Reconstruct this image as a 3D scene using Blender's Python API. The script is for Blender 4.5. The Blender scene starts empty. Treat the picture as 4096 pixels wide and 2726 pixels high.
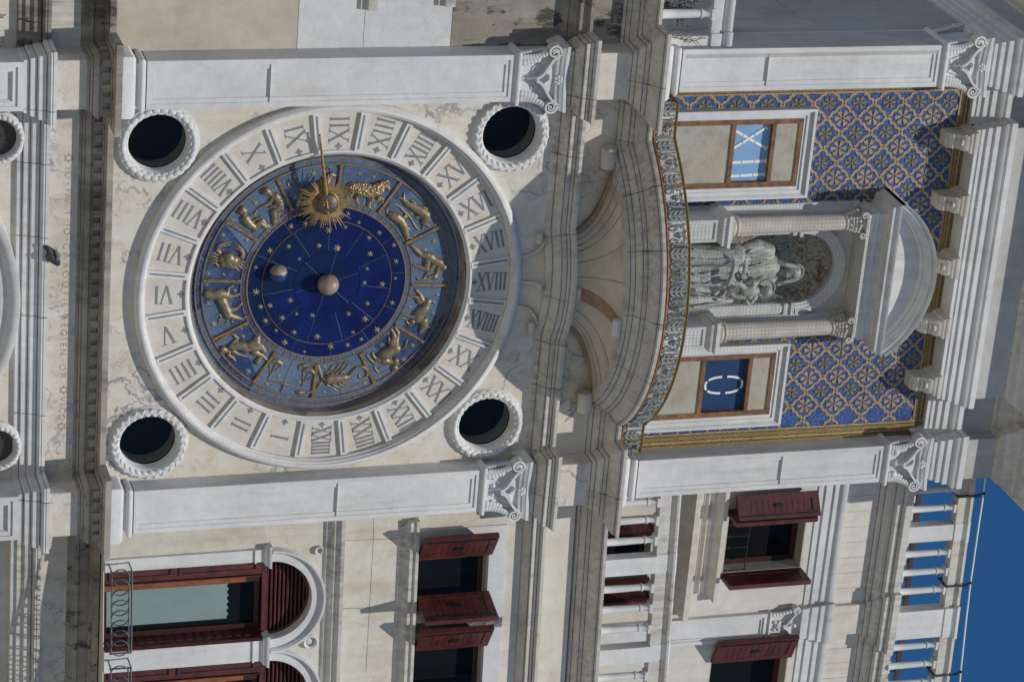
import bpy, bmesh, math, random
import numpy as np
from mathutils import Vector, Matrix
random.seed(7)
sc = bpy.context.scene
COL = sc.collection
R_ = math.radians

# ------------------------------------------------------------------ camera
FPX = 11606.216
CR = np.array([[-0.07898164, -0.28622543, 0.95490151],
               [0.91390853, -0.4033823, -0.04532015],
               [0.39816215, 0.86911318, 0.29344366]])      # rows: image right, image down, forward
CP = np.array([-12.0261684, -27.82574448, -7.29378075])
cd = bpy.data.cameras.new('camera'); cam = bpy.data.objects.new('camera', cd); COL.objects.link(cam)
cd.sensor_fit = 'HORIZONTAL'; cd.sensor_width = 36.0; cd.lens = 36.0 * FPX / 4096.0
cd.clip_start = 0.1; cd.clip_end = 2000
m = Matrix.Identity(4)
for i in range(3):
    m[i][0] = CR[0][i]; m[i][1] = -CR[1][i]; m[i][2] = -CR[2][i]; m[i][3] = CP[i]
cam.matrix_world = m
sc.camera = cam

# ------------------------------------------------------------------ light
SUN_DIR = Vector((-0.06, -1.0, 1.5)).normalized()          # towards the sun
elev = math.asin(SUN_DIR.z); azim = math.atan2(SUN_DIR.x, SUN_DIR.y)
w = bpy.data.worlds.new('World'); sc.world = w; w.use_nodes = True
wn = w.node_tree.nodes; wl = w.node_tree.links
sky = wn.new('ShaderNodeTexSky'); sky.sky_type = 'NISHITA'; sky.sun_disc = False
sky.sun_elevation = elev; sky.sun_rotation = azim
sky.air_density = 1.0; sky.dust_density = 0.0; sky.ozone_density = 6.0; sky.altitude = 0
bg = wn['Background']; bg.inputs['Strength'].default_value = 0.062
hs = wn.new('ShaderNodeHueSaturation'); hs.inputs['Saturation'].default_value = 1.24; wl.new(sky.outputs[0], hs.inputs['Color']); wl.new(hs.outputs[0], bg.inputs[0])
sd = bpy.data.lights.new('sun', 'SUN'); sd.energy = 3.4; sd.angle = R_(0.53); sd.color = (1.0, 0.955, 0.88)
so = bpy.data.objects.new('sun', sd); COL.objects.link(so)
so.rotation_euler = SUN_DIR.to_track_quat('Z', 'Y').to_euler()
sc.view_settings.view_transform = 'Standard'; sc.view_settings.look = 'None'
sc.view_settings.exposure = 0.0; sc.view_settings.gamma = 1.0

# ------------------------------------------------------------------ measuring (photo pixel -> point on a plane of the place)
def at(px, py, Y=0.0, b=0.0, x0=2.68):
    d = CR.T @ np.array([(px - 2048) / FPX, (py - 1363) / FPX, 1.0])
    t = (Y + b * (CP[0] - x0) - CP[1]) / (d[1] - b * d[0])
    return CP + t * d
def crop(ox, oy, s):
    return lambda x, y: (ox + x / s, oy + y / s)
KT, KB = 1764 / 1024, 1772 / 1024
z1 = crop(740, 600, 3.92); z2 = crop(1240, 600, 3.92); z5 = crop(840, 1260, 3.92); z6 = crop(1180, 1260, 3.92)
zl = crop(760, 920, 2.6133); zr = crop(1560, 860, 2.6133); tc = crop(1024, 910, KT)

# ------------------------------------------------------------------ materials
def mat_new(name):
    M = bpy.data.materials.new(name); M.use_nodes = True
    return M, M.node_tree.nodes, M.node_tree.links, M.node_tree.nodes['Principled BSDF']
class G:
    "small node-graph helper"
    def __init__(s, name):
        s.M, s.n, s.l, s.b = mat_new(name)
        s.pos = s.n.new('ShaderNodeNewGeometry').outputs['Position']
    def mapping(s, scale=(1, 1, 1), rot=(0, 0, 0), src=None):
        m = s.n.new('ShaderNodeMapping'); m.inputs['Scale'].default_value = scale; m.inputs['Rotation'].default_value = rot
        s.l.new(src or s.pos, m.inputs[0]); return m.outputs[0]
    def noise(s, scale, detail=4, rough=.55, src=None, dist=0.0):
        t = s.n.new('ShaderNodeTexNoise'); t.inputs['Scale'].default_value = scale
        t.inputs['Detail'].default_value = detail; t.inputs['Roughness'].default_value = rough; t.inputs['Distortion'].default_value = dist
        s.l.new(src or s.pos, t.inputs['Vector']); return t.outputs['Fac'], t.outputs['Color']
    def voro(s, scale, feature='F1', src=None, out='Distance'):
        t = s.n.new('ShaderNodeTexVoronoi'); t.feature = feature; t.inputs['Scale'].default_value = scale
        s.l.new(src or s.pos, t.inputs['Vector']); return t.outputs[out]
    def ramp(s, fac, stops):
        r = s.n.new('ShaderNodeValToRGB'); e = r.color_ramp.elements
        while len(e) < len(stops): e.new(0.5)
        for k, (p, c) in enumerate(stops):
            e[k].position = p; e[k].color = (c if len(c) == 4 else (*c, 1)) if not isinstance(c, (int, float)) else (c, c, c, 1)
        s.l.new(fac, r.inputs[0]); return r.outputs[0]
    def mix(s, fac, a, b, mode='MIX'):
        x = s.n.new('ShaderNodeMix'); x.data_type = 'RGBA'; x.blend_type = mode
        for sock, v in ((x.inputs[0], fac), (x.inputs[6], a), (x.inputs[7], b)):
            if hasattr(v, 'links') or hasattr(v, 'is_linked'): s.l.new(v, sock)
            elif isinstance(v, (int, float)): sock.default_value = v
            else: sock.default_value = (*v, 1) if len(v) == 3 else v
        return x.outputs[2]
    def math(s, op, a, b=0.0):
        x = s.n.new('ShaderNodeMath'); x.operation = op
        for k, v in enumerate((a, b)):
            if isinstance(v, (int, float)): x.inputs[k].default_value = v
            else: s.l.new(v, x.inputs[k])
        return x.outputs[0]
    def add(s, a, b, k=1.0):
        x = s.n.new('ShaderNodeVectorMath'); x.operation = 'MULTIPLY_ADD'
        s.l.new(b, x.inputs[0]); x.inputs[1].default_value = (k, k, k); s.l.new(a, x.inputs[2]); return x.outputs[0]
    def bump(s, h, strength=.3, dist=.01):
        x = s.n.new('ShaderNodeBump'); x.inputs['Strength'].default_value = strength; x.inputs['Distance'].default_value = dist
        s.l.new(h, x.inputs['Height']); s.l.new(x.outputs[0], s.b.inputs['Normal'])
    def done(s, col, rough=.6, metal=0.0, spec=None):
        if hasattr(col, 'is_linked'): s.l.new(col, s.b.inputs['Base Color'])
        else: s.b.inputs['Base Color'].default_value = (*col, 1)
        if hasattr(rough, 'is_linked'): s.l.new(rough, s.b.inputs['Roughness'])
        else: s.b.inputs['Roughness'].default_value = rough
        s.b.inputs['Metallic'].default_value = metal
        if spec is not None: s.b.inputs['Specular IOR Level'].default_value = spec
        return s.M

def stone(name, c1, c2, stain=(0.16, 0.14, 0.11), stain_amt=.35, thr=.55, streak=(5, 5, .7), big=.9, fine=.12, rough=.72, bump=.25,
          black=0.0, vein=None, vein_scale=1.6, vein_amt=.6, rust=0.0):
    g = G(name)
    f, _ = g.noise(big, 5, .6)
    col = g.mix(g.ramp(f, [(.35, 0.0), (.65, 1.0)]), c1, c2)
    if vein:
        _, wc = g.noise(1.7, 5, .65)
        src = g.add(g.pos, wc, .7)
        def ridge(sc_, wdt, rot):
            n_, _ = g.noise(sc_, 3, .5, g.mapping((1, 1, .75), rot, src), .3)
            return g.ramp(g.math('ABSOLUTE', g.math('SUBTRACT', n_, .5)), [(0.0, 1.0), (wdt * .4, .6), (wdt, 0.0)])
        m1, _ = g.noise(.75, 4, .6, g.mapping((1, 1, 1), (.3, .8, 0))); m1 = g.ramp(m1, [(.46, 0.0), (.60, 1.0)])
        m2, _ = g.noise(1.6, 4, .6, g.mapping((1, 1, 1.2), (.9, .2, 0))); m2 = g.ramp(m2, [(.47, 0.0), (.60, 1.0)])
        v = g.math('MAXIMUM', g.math('MULTIPLY', ridge(vein_scale, .016, (0, .5, 0)), m1), g.math('MULTIPLY', ridge(vein_scale * 2.6, .030, (0, -.7, .4)), g.math('MULTIPLY', m2, .8)))
        v = g.math('MULTIPLY', v, vein_amt)
        cl, _ = g.noise(1.9, 6, .7, g.mapping((1.2, 1, .8), (0, .6, 0)), .8)
        col = g.mix(g.ramp(cl, [(.50, 0.0), (.68, .6)]), col, vein[1])
        cl2, _ = g.noise(1.3, 7, .72, g.mapping((1, 1, .7), (.2, -.7, 0)), .6)
        col = g.mix(g.ramp(cl2, [(.54, 0.0), (.72, .5)]), col, tuple(.45 * x + .55 * y for x, y in zip(vein[0], c1)))
        col = g.mix(v, col, vein[0])
    s1, _ = g.noise(1.0, 6, .65, g.mapping(streak))
    s2, _ = g.noise(.55, 3, .5)
    sm = g.math('MULTIPLY', g.ramp(s1, [(thr - .12, 0.0), (thr + .16, 1.0)]), g.ramp(s2, [(.36, 0.0), (.62, 1.0)]))
    col = g.mix(g.math('MULTIPLY', sm, stain_amt), col, stain)
    if rust:
        r1, _ = g.noise(2.3, 6, .7, g.mapping((1, 1, 1.6)))
        col = g.mix(g.math('MULTIPLY', g.ramp(r1, [(.55, 0.0), (.75, 1.0)]), rust), col, (.42, .27, .12))
    if black:
        b1, _ = g.noise(3.4, 8, .74, g.mapping((1, 1, .45)))
        col = g.mix(g.math('MULTIPLY', g.ramp(b1, [(.535, 0.0), (.60, 1.0)]), black), col, (.035, .033, .03))
    ff, fc = g.noise(55, 3, .7)
    col = g.mix(fine, col, g.ramp(ff, [(.3, (.25, .25, .25)), (.7, (1, 1, 1))]), 'MULTIPLY')
    f3, _ = g.noise(7, 6, .7)
    col = g.mix(.42, col, g.ramp(f3, [(.3, (.70, .69, .66)), (.6, (1, 1, 1))]), 'MULTIPLY')
    h = g.math('ADD', g.math('MULTIPLY', ff, .5), f3)
    g.bump(h, bump, .012)
    return g.done(col, rough)

MT = {}
MT['white'] = stone('white_stone', (.71, .71, .70), (.60, .61, .615), stain=(.36, .32, .26), stain_amt=.5, streak=(7, 7, .5), bump=.3)
MT['ring'] = stone('ring_stone', (.72, .71, .69), (.66, .66, .65), stain=(.36, .31, .25), stain_amt=.35, black=.12)
MT['panel'] = stone('dial_marble', (.665, .635, .575), (.61, .56, .49), stain=(.52, .42, .33), stain_amt=.5, big=2.2, vein=((.48, .43, .38), (.64, .56, .47)), vein_scale=1.6, vein_amt=.4, bump=.08, rough=.5)
MT['marble'] = stone('veined_marble', (.71, .68, .61), (.66, .61, .52), stain=(.50, .36, .20), stain_amt=.45, vein=((.19, .20, .23), (.60, .47, .30)), vein_scale=1.1, vein_amt=.95, big=1.3, bump=.06, rough=.45)
MT['cream'] = stone('cream_stone', (.67, .645, .57), (.60, .56, .47), stain=(.36, .28, .17), stain_amt=.55, rust=.30, big=1.1, bump=.12, vein=((.40, .38, .34), (.68, .65, .58)), vein_scale=.9, vein_amt=.4)
MT['tan'] = stone('tan_stone', (.55, .50, .41), (.47, .42, .34), stain=(.18, .15, .11), stain_amt=.6, rust=.15, big=.8, bump=.15, streak=(2, 2, .5))
MT['weathered'] = stone('weathered_stone', (.66, .635, .58), (.57, .54, .48), stain=(.17, .14, .10), stain_amt=.7, thr=.54, streak=(14, 14, 1.2), black=.22, bump=.35)
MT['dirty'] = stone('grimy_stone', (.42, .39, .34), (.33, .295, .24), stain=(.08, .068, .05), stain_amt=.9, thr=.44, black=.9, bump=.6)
MT['band'] = stone('banded_marble', (.69, .67, .62), (.63, .595, .53), stain=(.50, .43, .33), stain_amt=.65, streak=(9, 9, .35), thr=.5, big=.8, bump=.08)
MT['grey_marble'] = stone('grey_marble', (.50, .50, .49), (.40, .39, .37), stain=(.30, .23, .15), stain_amt=.5, bump=.1)
MT['frieze'] = stone('frieze_marble', (.66, .635, .58), (.60, .54, .45), stain=(.42, .34, .25), stain_amt=.5, streak=(6, 6, 1.5), vein=((.18, .20, .25), (.56, .46, .33)), vein_scale=1.5, vein_amt=.9, big=1.4, bump=.1)

def flat(name, col, rough=.5, metal=0.0, var=.15, scale=9, bump=0.0, bscale=60):
    g = G(name)
    f, _ = g.noise(scale, 5, .65)
    c = g.mix(1.0, col, g.ramp(f, [(.25, (1 - var * 1.6,) * 3), (.7, (1 + var * .3,) * 3)]), 'MULTIPLY')
    if bump:
        h, _ = g.noise(bscale, 4, .6); g.bump(h, bump, .006)
    return g.done(c, rough, metal)
MT['brownstone'] = stone('brown_stained_stone', (.36, .29, .20), (.26, .20, .13), stain=(.10, .075, .05), stain_amt=.7, big=3, bump=.3)
MT['ruststone'] = stone('rust_stained_stone', (.30, .17, .10), (.40, .28, .18), stain=(.16, .07, .04), stain_amt=.7, big=5, bump=.3)
MT['dirtier'] = stone('sooty_cornice_stone', (.44, .41, .36), (.35, .31, .26), stain=(.13, .11, .08), stain_amt=.75, thr=.46, black=.35, bump=.5)
MT['shell'] = stone('shell_stone', (.68, .645, .57), (.60, .56, .48), stain=(.20, .155, .10), stain_amt=.75, thr=.54, streak=(3, 3, 1.0), big=1.6, bump=.25)
MT['column'] = stone('column_stone', (.63, .60, .545), (.55, .50, .43), stain=(.36, .30, .23), stain_amt=.5, big=2.5, streak=(5, 5, 2), bump=.15)
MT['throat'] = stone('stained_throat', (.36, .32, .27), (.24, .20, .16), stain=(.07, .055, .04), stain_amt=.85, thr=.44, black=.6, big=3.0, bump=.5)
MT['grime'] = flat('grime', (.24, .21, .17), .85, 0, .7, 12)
MT['inlay'] = flat('grey_inlay', (.20, .22, .24), .6, 0, .2, 14)
MT['bronze'] = flat('gilt_bronze', (.28, .225, .14), .45, .4, .4, 16, .35, 45)
MT['straw'] = flat('pale_gilding', (.52, .45, .29), .42, .25, .3, 24, .2, 60)
MT['gilt'] = flat('gilding', (.36, .22, .085), .45, .5, .35, 24, .2, 60)
MT['goldline'] = flat('gilt_line', (.26, .18, .12), .55, .3, .3, 20)
MT['sunface'] = flat('dark_bronze', (.12, .108, .09), .5, .5, .3, 18, .3, 50)
MT['red'] = flat('oxblood_paint', (.105, .023, .019), .5, 0, .45, 7, .2, 40)
MT['wood'] = flat('varnished_wood', (.30, .10, .028), .4, 0, .35, 8, .2, 30)
MT['doorwood'] = flat('weathered_wood', (.24, .115, .045), .6, 0, .5, 9, .4, 40)
MT['iron'] = flat('black_iron', (.02, .02, .022), .5, .3, .3)
MT['greyiron'] = flat('grey_painted_iron', (.10, .11, .115), .5, .2, .3)
MT['lead'] = flat('grey_lead', (.26, .28, .28), .55, .1, .45, 30, .6, 90)
MT['rustpaint'] = flat('rust_paint', (.30, .14, .07), .6, .1, .4, 20, .4, 70)
MT['bluepaint'] = flat('pale_blue_enamel', (.22, .40, .62), .4, 0, .1, 5)
MT['navypaint'] = flat('dark_blue_enamel', (.018, .05, .135), .4, 0, .2, 5)
MT['whitepaint'] = flat('white_enamel', (.78, .80, .80), .45, 0, .06)
MT['joint_pale'] = flat('pale_joint', (.07, .12, .19), .6, 0, .5, 30)
MT['dark'] = flat('dark_void', (.010, .009, .009), .8, 0, .2)
MT['blind'] = flat('pale_blind', (.21, .285, .275), .6, 0, .08, 3)
MT['wire'] = flat('net_wire', (.20, .18, .14), .6, 0, .2)
MT['jamb'] = flat('plaster', (.50, .47, .41), .8, 0, .15, 6)
MT['copper'] = flat('copper_cramp', (.09, .14, .15), .6, .2, .4, 30)

def glass():
    g = G('window_glass')
    f, _ = g.noise(.8, 2)
    h, _ = g.noise(1.7, 3, .5); g.bump(h, .12, .02)
    return g.done(g.mix(f, (.006, .008, .010), (.010, .012, .012)), .06, 0, .1)
MT['glass'] = glass()
def clear_glass():
    M, n, l, b = mat_new('clear_window_glass')
    t = n.new('ShaderNodeBsdfTransparent'); t.inputs[0].default_value = (.55, .6, .62, 1); gl = n.new('ShaderNodeBsdfGlossy'); gl.inputs['Roughness'].default_value = .03
    fr = n.new('ShaderNodeFresnel'); fr.inputs[0].default_value = 1.28; mx = n.new('ShaderNodeMixShader')
    l.new(fr.outputs[0], mx.inputs[0]); l.new(t.outputs[0], mx.inputs[1]); l.new(gl.outputs[0], mx.inputs[2]); l.new(mx.outputs[0], n['Material Output'].inputs['Surface'])
    return M
MT['clear'] = clear_glass()

def enamel(name, c1, c2, patch, amt, scale):
    g = G(name)
    f, _ = g.noise(scale, 5, .6)
    col = g.mix(g.ramp(f, [(.35, 0.0), (.65, 1.0)]), c1, c2)
    cell = g.voro(1.9, 'F1', g.mapping((1, .01, 1)), 'Color')
    sep = g.n.new('ShaderNodeSeparateColor'); g.l.new(cell, sep.inputs[0])
    p2, _ = g.noise(9, 5, .7)
    pm = g.math('MULTIPLY', g.ramp(sep.outputs[0], [(.6, 0.0), (.75, 1.0)]), g.ramp(p2, [(.3, .3), (.55, 1.0)]))
    col = g.mix(g.math('MULTIPLY', pm, amt), col, patch)
    g3, _ = g.noise(38, 4, .7)
    col = g.mix(.55, col, g.ramp(g3, [(.35, (.5, .5, .55)), (.6, (1, 1, 1)), (.78, (1.5, 1.6, 1.6))]), 'MULTIPLY')
    g.bump(p2, .15, .01)
    return g.done(col, .4, 0, .22)
MT['skyblue'] = enamel('pale_blue_enamel_tile', (.085, .135, .225), (.14, .195, .28), (.014, .028, .12), .8, 3.0)
MT['lapis'] = enamel('lapis_enamel', (.003, .008, .070), (.006, .017, .125), (.003, .016, .036), .7, 2.4)

def tessera(name, cols, metal=0.0, rough=.4, scale=95):
    g = G(name)
    c = g.voro(scale, 'F1', None, 'Color')
    sep = g.n.new('ShaderNodeSeparateColor'); g.l.new(c, sep.inputs[0])
    col = g.ramp(sep.outputs[0], [(0.0, cols[0]), (.5, cols[1]), (1.0, cols[2])])
    big, _ = g.noise(2.2, 4)
    col = g.mix(.5, col, g.ramp(big, [(.3, (.65, .65, .65)), (.65, (1.15, 1.15, 1.15))]), 'MULTIPLY')
    e = g.voro(scale, 'DISTANCE_TO_EDGE')
    col = g.mix(g.ramp(e, [(0.0, .8), (.12, 0.0)]), col, (.03, .03, .035))
    g.bump(sep.outputs[1], .55, .02)
    return g.done(col, rough, metal)
MT['tess_blue'] = tessera('blue_tesserae', [(.012, .04, .20), (.03, .10, .36), (.14, .23, .44)], 0, .4)
MT['tess_gold'] = tessera('gold_tesserae', [(.42, .27, .11), (.54, .38, .19), (.66, .48, .29)], .2, .4)
MT['tess_ochre'] = tessera('ochre_tesserae', [(.26, .18, .05), (.38, .29, .09), (.46, .30, .10)], .25, .4)
MT['tess_dark'] = tessera('dark_tesserae', [(.03, .022, .018), (.06, .045, .03), (.10, .08, .06)], .1, .4)
MT['tess_pale'] = tessera('pale_tesserae', [(.40, .40, .38), (.52, .52, .50), (.60, .58, .54)], 0, .4)
MT['tess_brown'] = tessera('brown_tesserae', [(.14, .07, .03), (.22, .13, .04), (.32, .22, .06)], .3, .38)

def patina():
    g = G('bronze_patina')
    f, _ = g.noise(5, 7, .65)
    col = g.ramp(f, [(.32, (.11, .135, .125)), (.44, (.27, .32, .30)), (.55, (.38, .385, .345)), (.68, (.23, .36, .35))])
    s, _ = g.noise(3, 5, .6, g.mapping((3, 3, 1)))
    col = g.mix(g.ramp(s, [(.5, 0.0), (.75, .5)]), col, (.42, .36, .28))
    h, _ = g.noise(40, 4, .7); g.bump(g.math('ADD', h, f), .4, .015)
    return g.done(col, .55, .1)
MT['patina'] = patina()
def doorpanel():
    g = G('painted_door_panel')
    f, _ = g.noise(4, 6, .65); f2, _ = g.noise(1.6, 4)
    col = g.ramp(f, [(.3, (.26, .25, .20)), (.5, (.37, .36, .31)), (.7, (.42, .38, .29))])
    col = g.mix(g.ramp(f2, [(.5, 0.0), (.75, .6)]), col, (.36, .22, .10))
    v = g.voro(6.5, 'F1', g.mapping((1, 1, .8)))
    ring = g.ramp(v, [(.30, 0.0), (.36, .5), (.42, 0.0)])
    col = g.mix(ring, col, (.40, .28, .13))
    h, _ = g.noise(30, 4); g.bump(h, .3, .008)
    return g.done(col, .6)
MT['doorpanel'] = doorpanel()
def feather():
    g = G('pigeon_feathers')
    f, _ = g.noise(9, 4)
    return g.done(g.ramp(f, [(.4, (.018, .02, .024)), (.62, (.07, .075, .08))]), .7)
MT['feather'] = feather()
MT['feather_pale'] = flat('pale_feathers', (.20, .21, .22), .7, 0, .3, 20)
MT['leaf'] = flat('dry_leaf', (.16, .11, .045), .7, 0, .5, 8)
MT['leaf_red'] = flat('rusty_leaf', (.30, .085, .03), .7, 0, .4, 8)
MT['leaf_pale'] = flat('pale_leaf', (.32, .32, .25), .7, 0, .4, 8)
MT['terracotta'] = flat('terracotta', (.36, .14, .07), .8, 0, .25, 8)
MT['paving'] = flat('paving', (.36, .335, .295), .8, 0, .2, .6)

# ------------------------------------------------------------------ mesh building
class MB:
    def __init__(s): s.v = []; s.f = []; s.m = []; s.fn = None
    def pt(s, p): s.v.append(tuple(float(c) for c in p)); return len(s.v) - 1
    def face(s, pts, mi=0): s.f.append([s.pt(p) for p in pts]); s.m.append(mi); return s
    def hexa(s, p, mi=0):
        b = [s.pt(q) for q in p]
        for q in ((0, 1, 2, 3), (7, 6, 5, 4), (0, 4, 5, 1), (1, 5, 6, 2), (2, 6, 7, 3), (3, 7, 4, 0)):
            s.f.append([b[i] for i in q]); s.m.append(mi)
        return s
    def box(s, x0, x1, y0, y1, z0, z1, mi=0):
        return s.hexa([(x0, y0, z0), (x1, y0, z0), (x1, y1, z0), (x0, y1, z0), (x0, y0, z1), (x1, y0, z1), (x1, y1, z1), (x0, y1, z1)], mi)
    def frame(s, x0, x1, z0, z1, wl, wr, wb, wt, y0, y1, mi=0):
        s.box(x0, x0 + wl, y0, y1, z0, z1, mi); s.box(x1 - wr, x1, y0, y1, z0, z1, mi)
        if wb: s.box(x0 + wl, x1 - wr, y0, y1, z0, z0 + wb, mi)
        if wt: s.box(x0 + wl, x1 - wr, y0, y1, z1 - wt, z1, mi)
        return s
    def prism(s, poly, y0, y1, mi=0, inset=0.0):
        "outline in x,z given a real depth from y0 (front) to y1"
        n = len(poly)
        fr = poly
        if inset:
            cx = sum(p[0] for p in poly) / n; cz = sum(p[1] for p in poly) / n
            fr = [(cx + (p[0] - cx) * (1 - inset), cz + (p[1] - cz) * (1 - inset)) for p in poly]
        a = [s.pt((p[0], y0, p[1])) for p in fr]; b = [s.pt((p[0], y1, p[1])) for p in poly]
        s.f.append(a); s.m.append(mi); s.f.append(b[::-1]); s.m.append(mi)
        for i in range(n):
            j = (i + 1) % n
            s.f.append([a[i], a[j], b[j], b[i]]); s.m.append(mi)
        return s
    def extr(s, poly3, vec, mi=0):
        n = len(poly3); a = [s.pt(p) for p in poly3]; b = [s.pt([p[k] + vec[k] for k in range(3)]) for p in poly3]
        s.f.append(a); s.m.append(mi); s.f.append(b[::-1]); s.m.append(mi)
        for i in range(n):
            j = (i + 1) % n; s.f.append([a[i], a[j], b[j], b[i]]); s.m.append(mi)
        return s
    def grid(s, rows, closed=False, mi=0):
        idx = [[s.pt(p) for p in r] for r in rows]
        for i in range(len(rows) - 1):
            n = len(rows[i])
            for j in range(n if closed else n - 1):
                k = (j + 1) % n
                s.f.append([idx[i][j], idx[i][k], idx[i + 1][k], idx[i + 1][j]]); s.m.append(mi)
        return idx
    def sweep(s, plan, prof, mi=0, caps=True):
        "moulding: profile [(outward offset, z)] run along a plan [(x, y)], mitred at the corners, outward = to the right-hand side facing the viewer"
        P = [Vector(p) for p in plan]; N = []
        for i in range(len(P)):
            ds = []
            if i: ds.append((P[i] - P[i - 1]).normalized())
            if i < len(P) - 1: ds.append((P[i + 1] - P[i]).normalized())
            ns = [Vector((d.y, -d.x)) for d in ds]
            if len(ns) == 1: N.append(ns[0])
            else:
                b = (ns[0] + ns[1]); b.normalize(); N.append(b / max(.3, b.dot(ns[0])))
        rows = [[(p.x + n.x * o, p.y + n.y * o, z) for o, z in prof] for p, n in zip(P, N)]
        idx = s.grid(rows, mi=mi)
        if caps:
            s.f.append(list(idx[0])); s.m.append(mi); s.f.append(list(idx[-1][::-1])); s.m.append(mi)
        return s
    def lathe_y(s, cx, cz, prof, n=48, mi=0, a0=0, a1=None):
        full = a1 is None; k = n if full else n + 1; rows = []
        for r, y in prof:
            rows.append([(cx + r * math.cos(a0 + (2 * math.pi if full else (a1 - a0)) * i / n), y, cz + r * math.sin(a0 + (2 * math.pi if full else (a1 - a0)) * i / n)) for i in range(k)])
        s.grid(rows, closed=full, mi=mi); return s
    def lathe_z(s, cx, cy, prof, n=16, mi=0):
        s.grid([[(cx + r * math.cos(2 * math.pi * i / n), cy + r * math.sin(2 * math.pi * i / n), z) for i in range(n)] for r, z in prof], closed=True, mi=mi); return s
    def tube(s, pts, r, n=8, mi=0, flat=None):
        P = [Vector(p) for p in pts]; rs = r if isinstance(r, (list, tuple)) else [r] * len(P); rows = []
        up = Vector((0, -1, 0)) if flat else None; last = None
        for i, p in enumerate(P):
            d = (P[min(i + 1, len(P) - 1)] - P[max(i - 1, 0)]).normalized()
            a = (last if last is not None else (Vector((0, -1, 0)) if abs(d.y) < .9 else Vector((1, 0, 0))))
            if up: a = up
            u = (a - d * a.dot(d)); 
            if u.length < 1e-5: u = d.orthogonal()
            u.normalize(); last = u; v = d.cross(u)
            ku = (flat or 1.0)
            rows.append([p + (u * math.cos(2 * math.pi * k / n) * ku + v * math.sin(2 * math.pi * k / n)) * rs[i] for k in range(n)])
        idx = s.grid(rows, closed=True, mi=mi)
        s.f.append(idx[0][::-1]); s.m.append(mi); s.f.append(idx[-1]); s.m.append(mi); return s
    def ribbon(s, path, y0, y1, th, mi=0):
        "a band of thickness th following a path in x,z, reaching from y0 to y1"
        n = len(path); L = []; Rr = []
        for i in range(n):
            a = path[max(i - 1, 0)]; b = path[min(i + 1, n - 1)]
            dx, dz = b[0] - a[0], b[1] - a[1]; l = math.hypot(dx, dz) or 1
            t = th[i] if isinstance(th, list) else th
            L.append((path[i][0] - dz / l * t / 2, path[i][1] + dx / l * t / 2)); Rr.append((path[i][0] + dz / l * t / 2, path[i][1] - dx / l * t / 2))
        rows = [[(*[L[i][0]], y0, L[i][1]), (Rr[i][0], y0, Rr[i][1]), (Rr[i][0], y1, Rr[i][1]), (L[i][0], y1, L[i][1])] for i in range(n)]
        idx = s.grid(rows, closed=True, mi=mi); s.f.append(idx[0]); s.m.append(mi); s.f.append(idx[-1][::-1]); s.m.append(mi); return s
    def ell(s, c, r, nu=12, nv=8, mi=0, rot=None):
        if isinstance(r, (int, float)): r = (r, r, r)
        rows = []
        for i in range(nv + 1):
            th = math.pi * (i / nv) ; th = min(max(th, .02), math.pi - .02); row = []
            for j in range(nu):
                ph = 2 * math.pi * j / nu
                q = Vector((r[0] * math.sin(th) * math.cos(ph), r[1] * math.sin(th) * math.sin(ph), r[2] * math.cos(th)))
                if rot: q = rot @ q
                row.append((c[0] + q.x, c[1] + q.y, c[2] + q.z))
            rows.append(row)
        idx = s.grid(rows, closed=True, mi=mi); s.f.append(idx[0]); s.m.append(mi); s.f.append(idx[-1][::-1]); s.m.append(mi); return s
    def shear(s, b, x0=2.68):
        s.v = [(x, y + b * (x - x0), z) for x, y, z in s.v]; return s
    def build(s, name, mats, parent=None, smooth=None, weld=False):
        me = bpy.data.meshes.new(name)
        off = Vector((0, 0, 0)); p = parent
        while p is not None: off += p.location; p = p.parent
        me.from_pydata([(x - off.x, y - off.y, z - off.z) for x, y, z in s.v], [], s.f)
        for mt in (mats if isinstance(mats, (list, tuple)) else [mats]): me.materials.append(MT[mt])
        me.polygons.foreach_set('material_index', s.m)
        bm = bmesh.new(); bm.from_mesh(me)
        bmesh.ops.remove_doubles(bm, verts=bm.verts, dist=1e-5)
        bmesh.ops.recalc_face_normals(bm, faces=bm.faces)
        bm.to_mesh(me); bm.free()
        if smooth:
            me.polygons.foreach_set('use_smooth', [True] * len(me.polygons)); me.set_sharp_from_angle(angle=R_(smooth))
        me.update()
        o = bpy.data.objects.new(name, me); COL.objects.link(o)
        if parent: o.parent = parent
        return o

def tag(o, label=None, cat=None, group=None, kind=None):
    if label: o['label'] = label
    if cat: o['category'] = cat
    if group: o['group'] = group
    if kind: o['kind'] = kind
    return o
def thing(name, label, cat, loc, group=None):
    o = bpy.data.objects.new(name, None); COL.objects.link(o); o.location = loc; o.empty_display_size = .1
    return tag(o, label, cat, group)
def dup(o, parent, loc=None, rot=None, scale=None):
    c = o.copy(); COL.objects.link(c); c.parent = parent
    if loc is not None: c.location = loc
    if rot is not None: c.rotation_euler = rot
    if scale is not None: c.scale = scale
    for ch in o.children: dup(ch, c)
    return c

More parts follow.
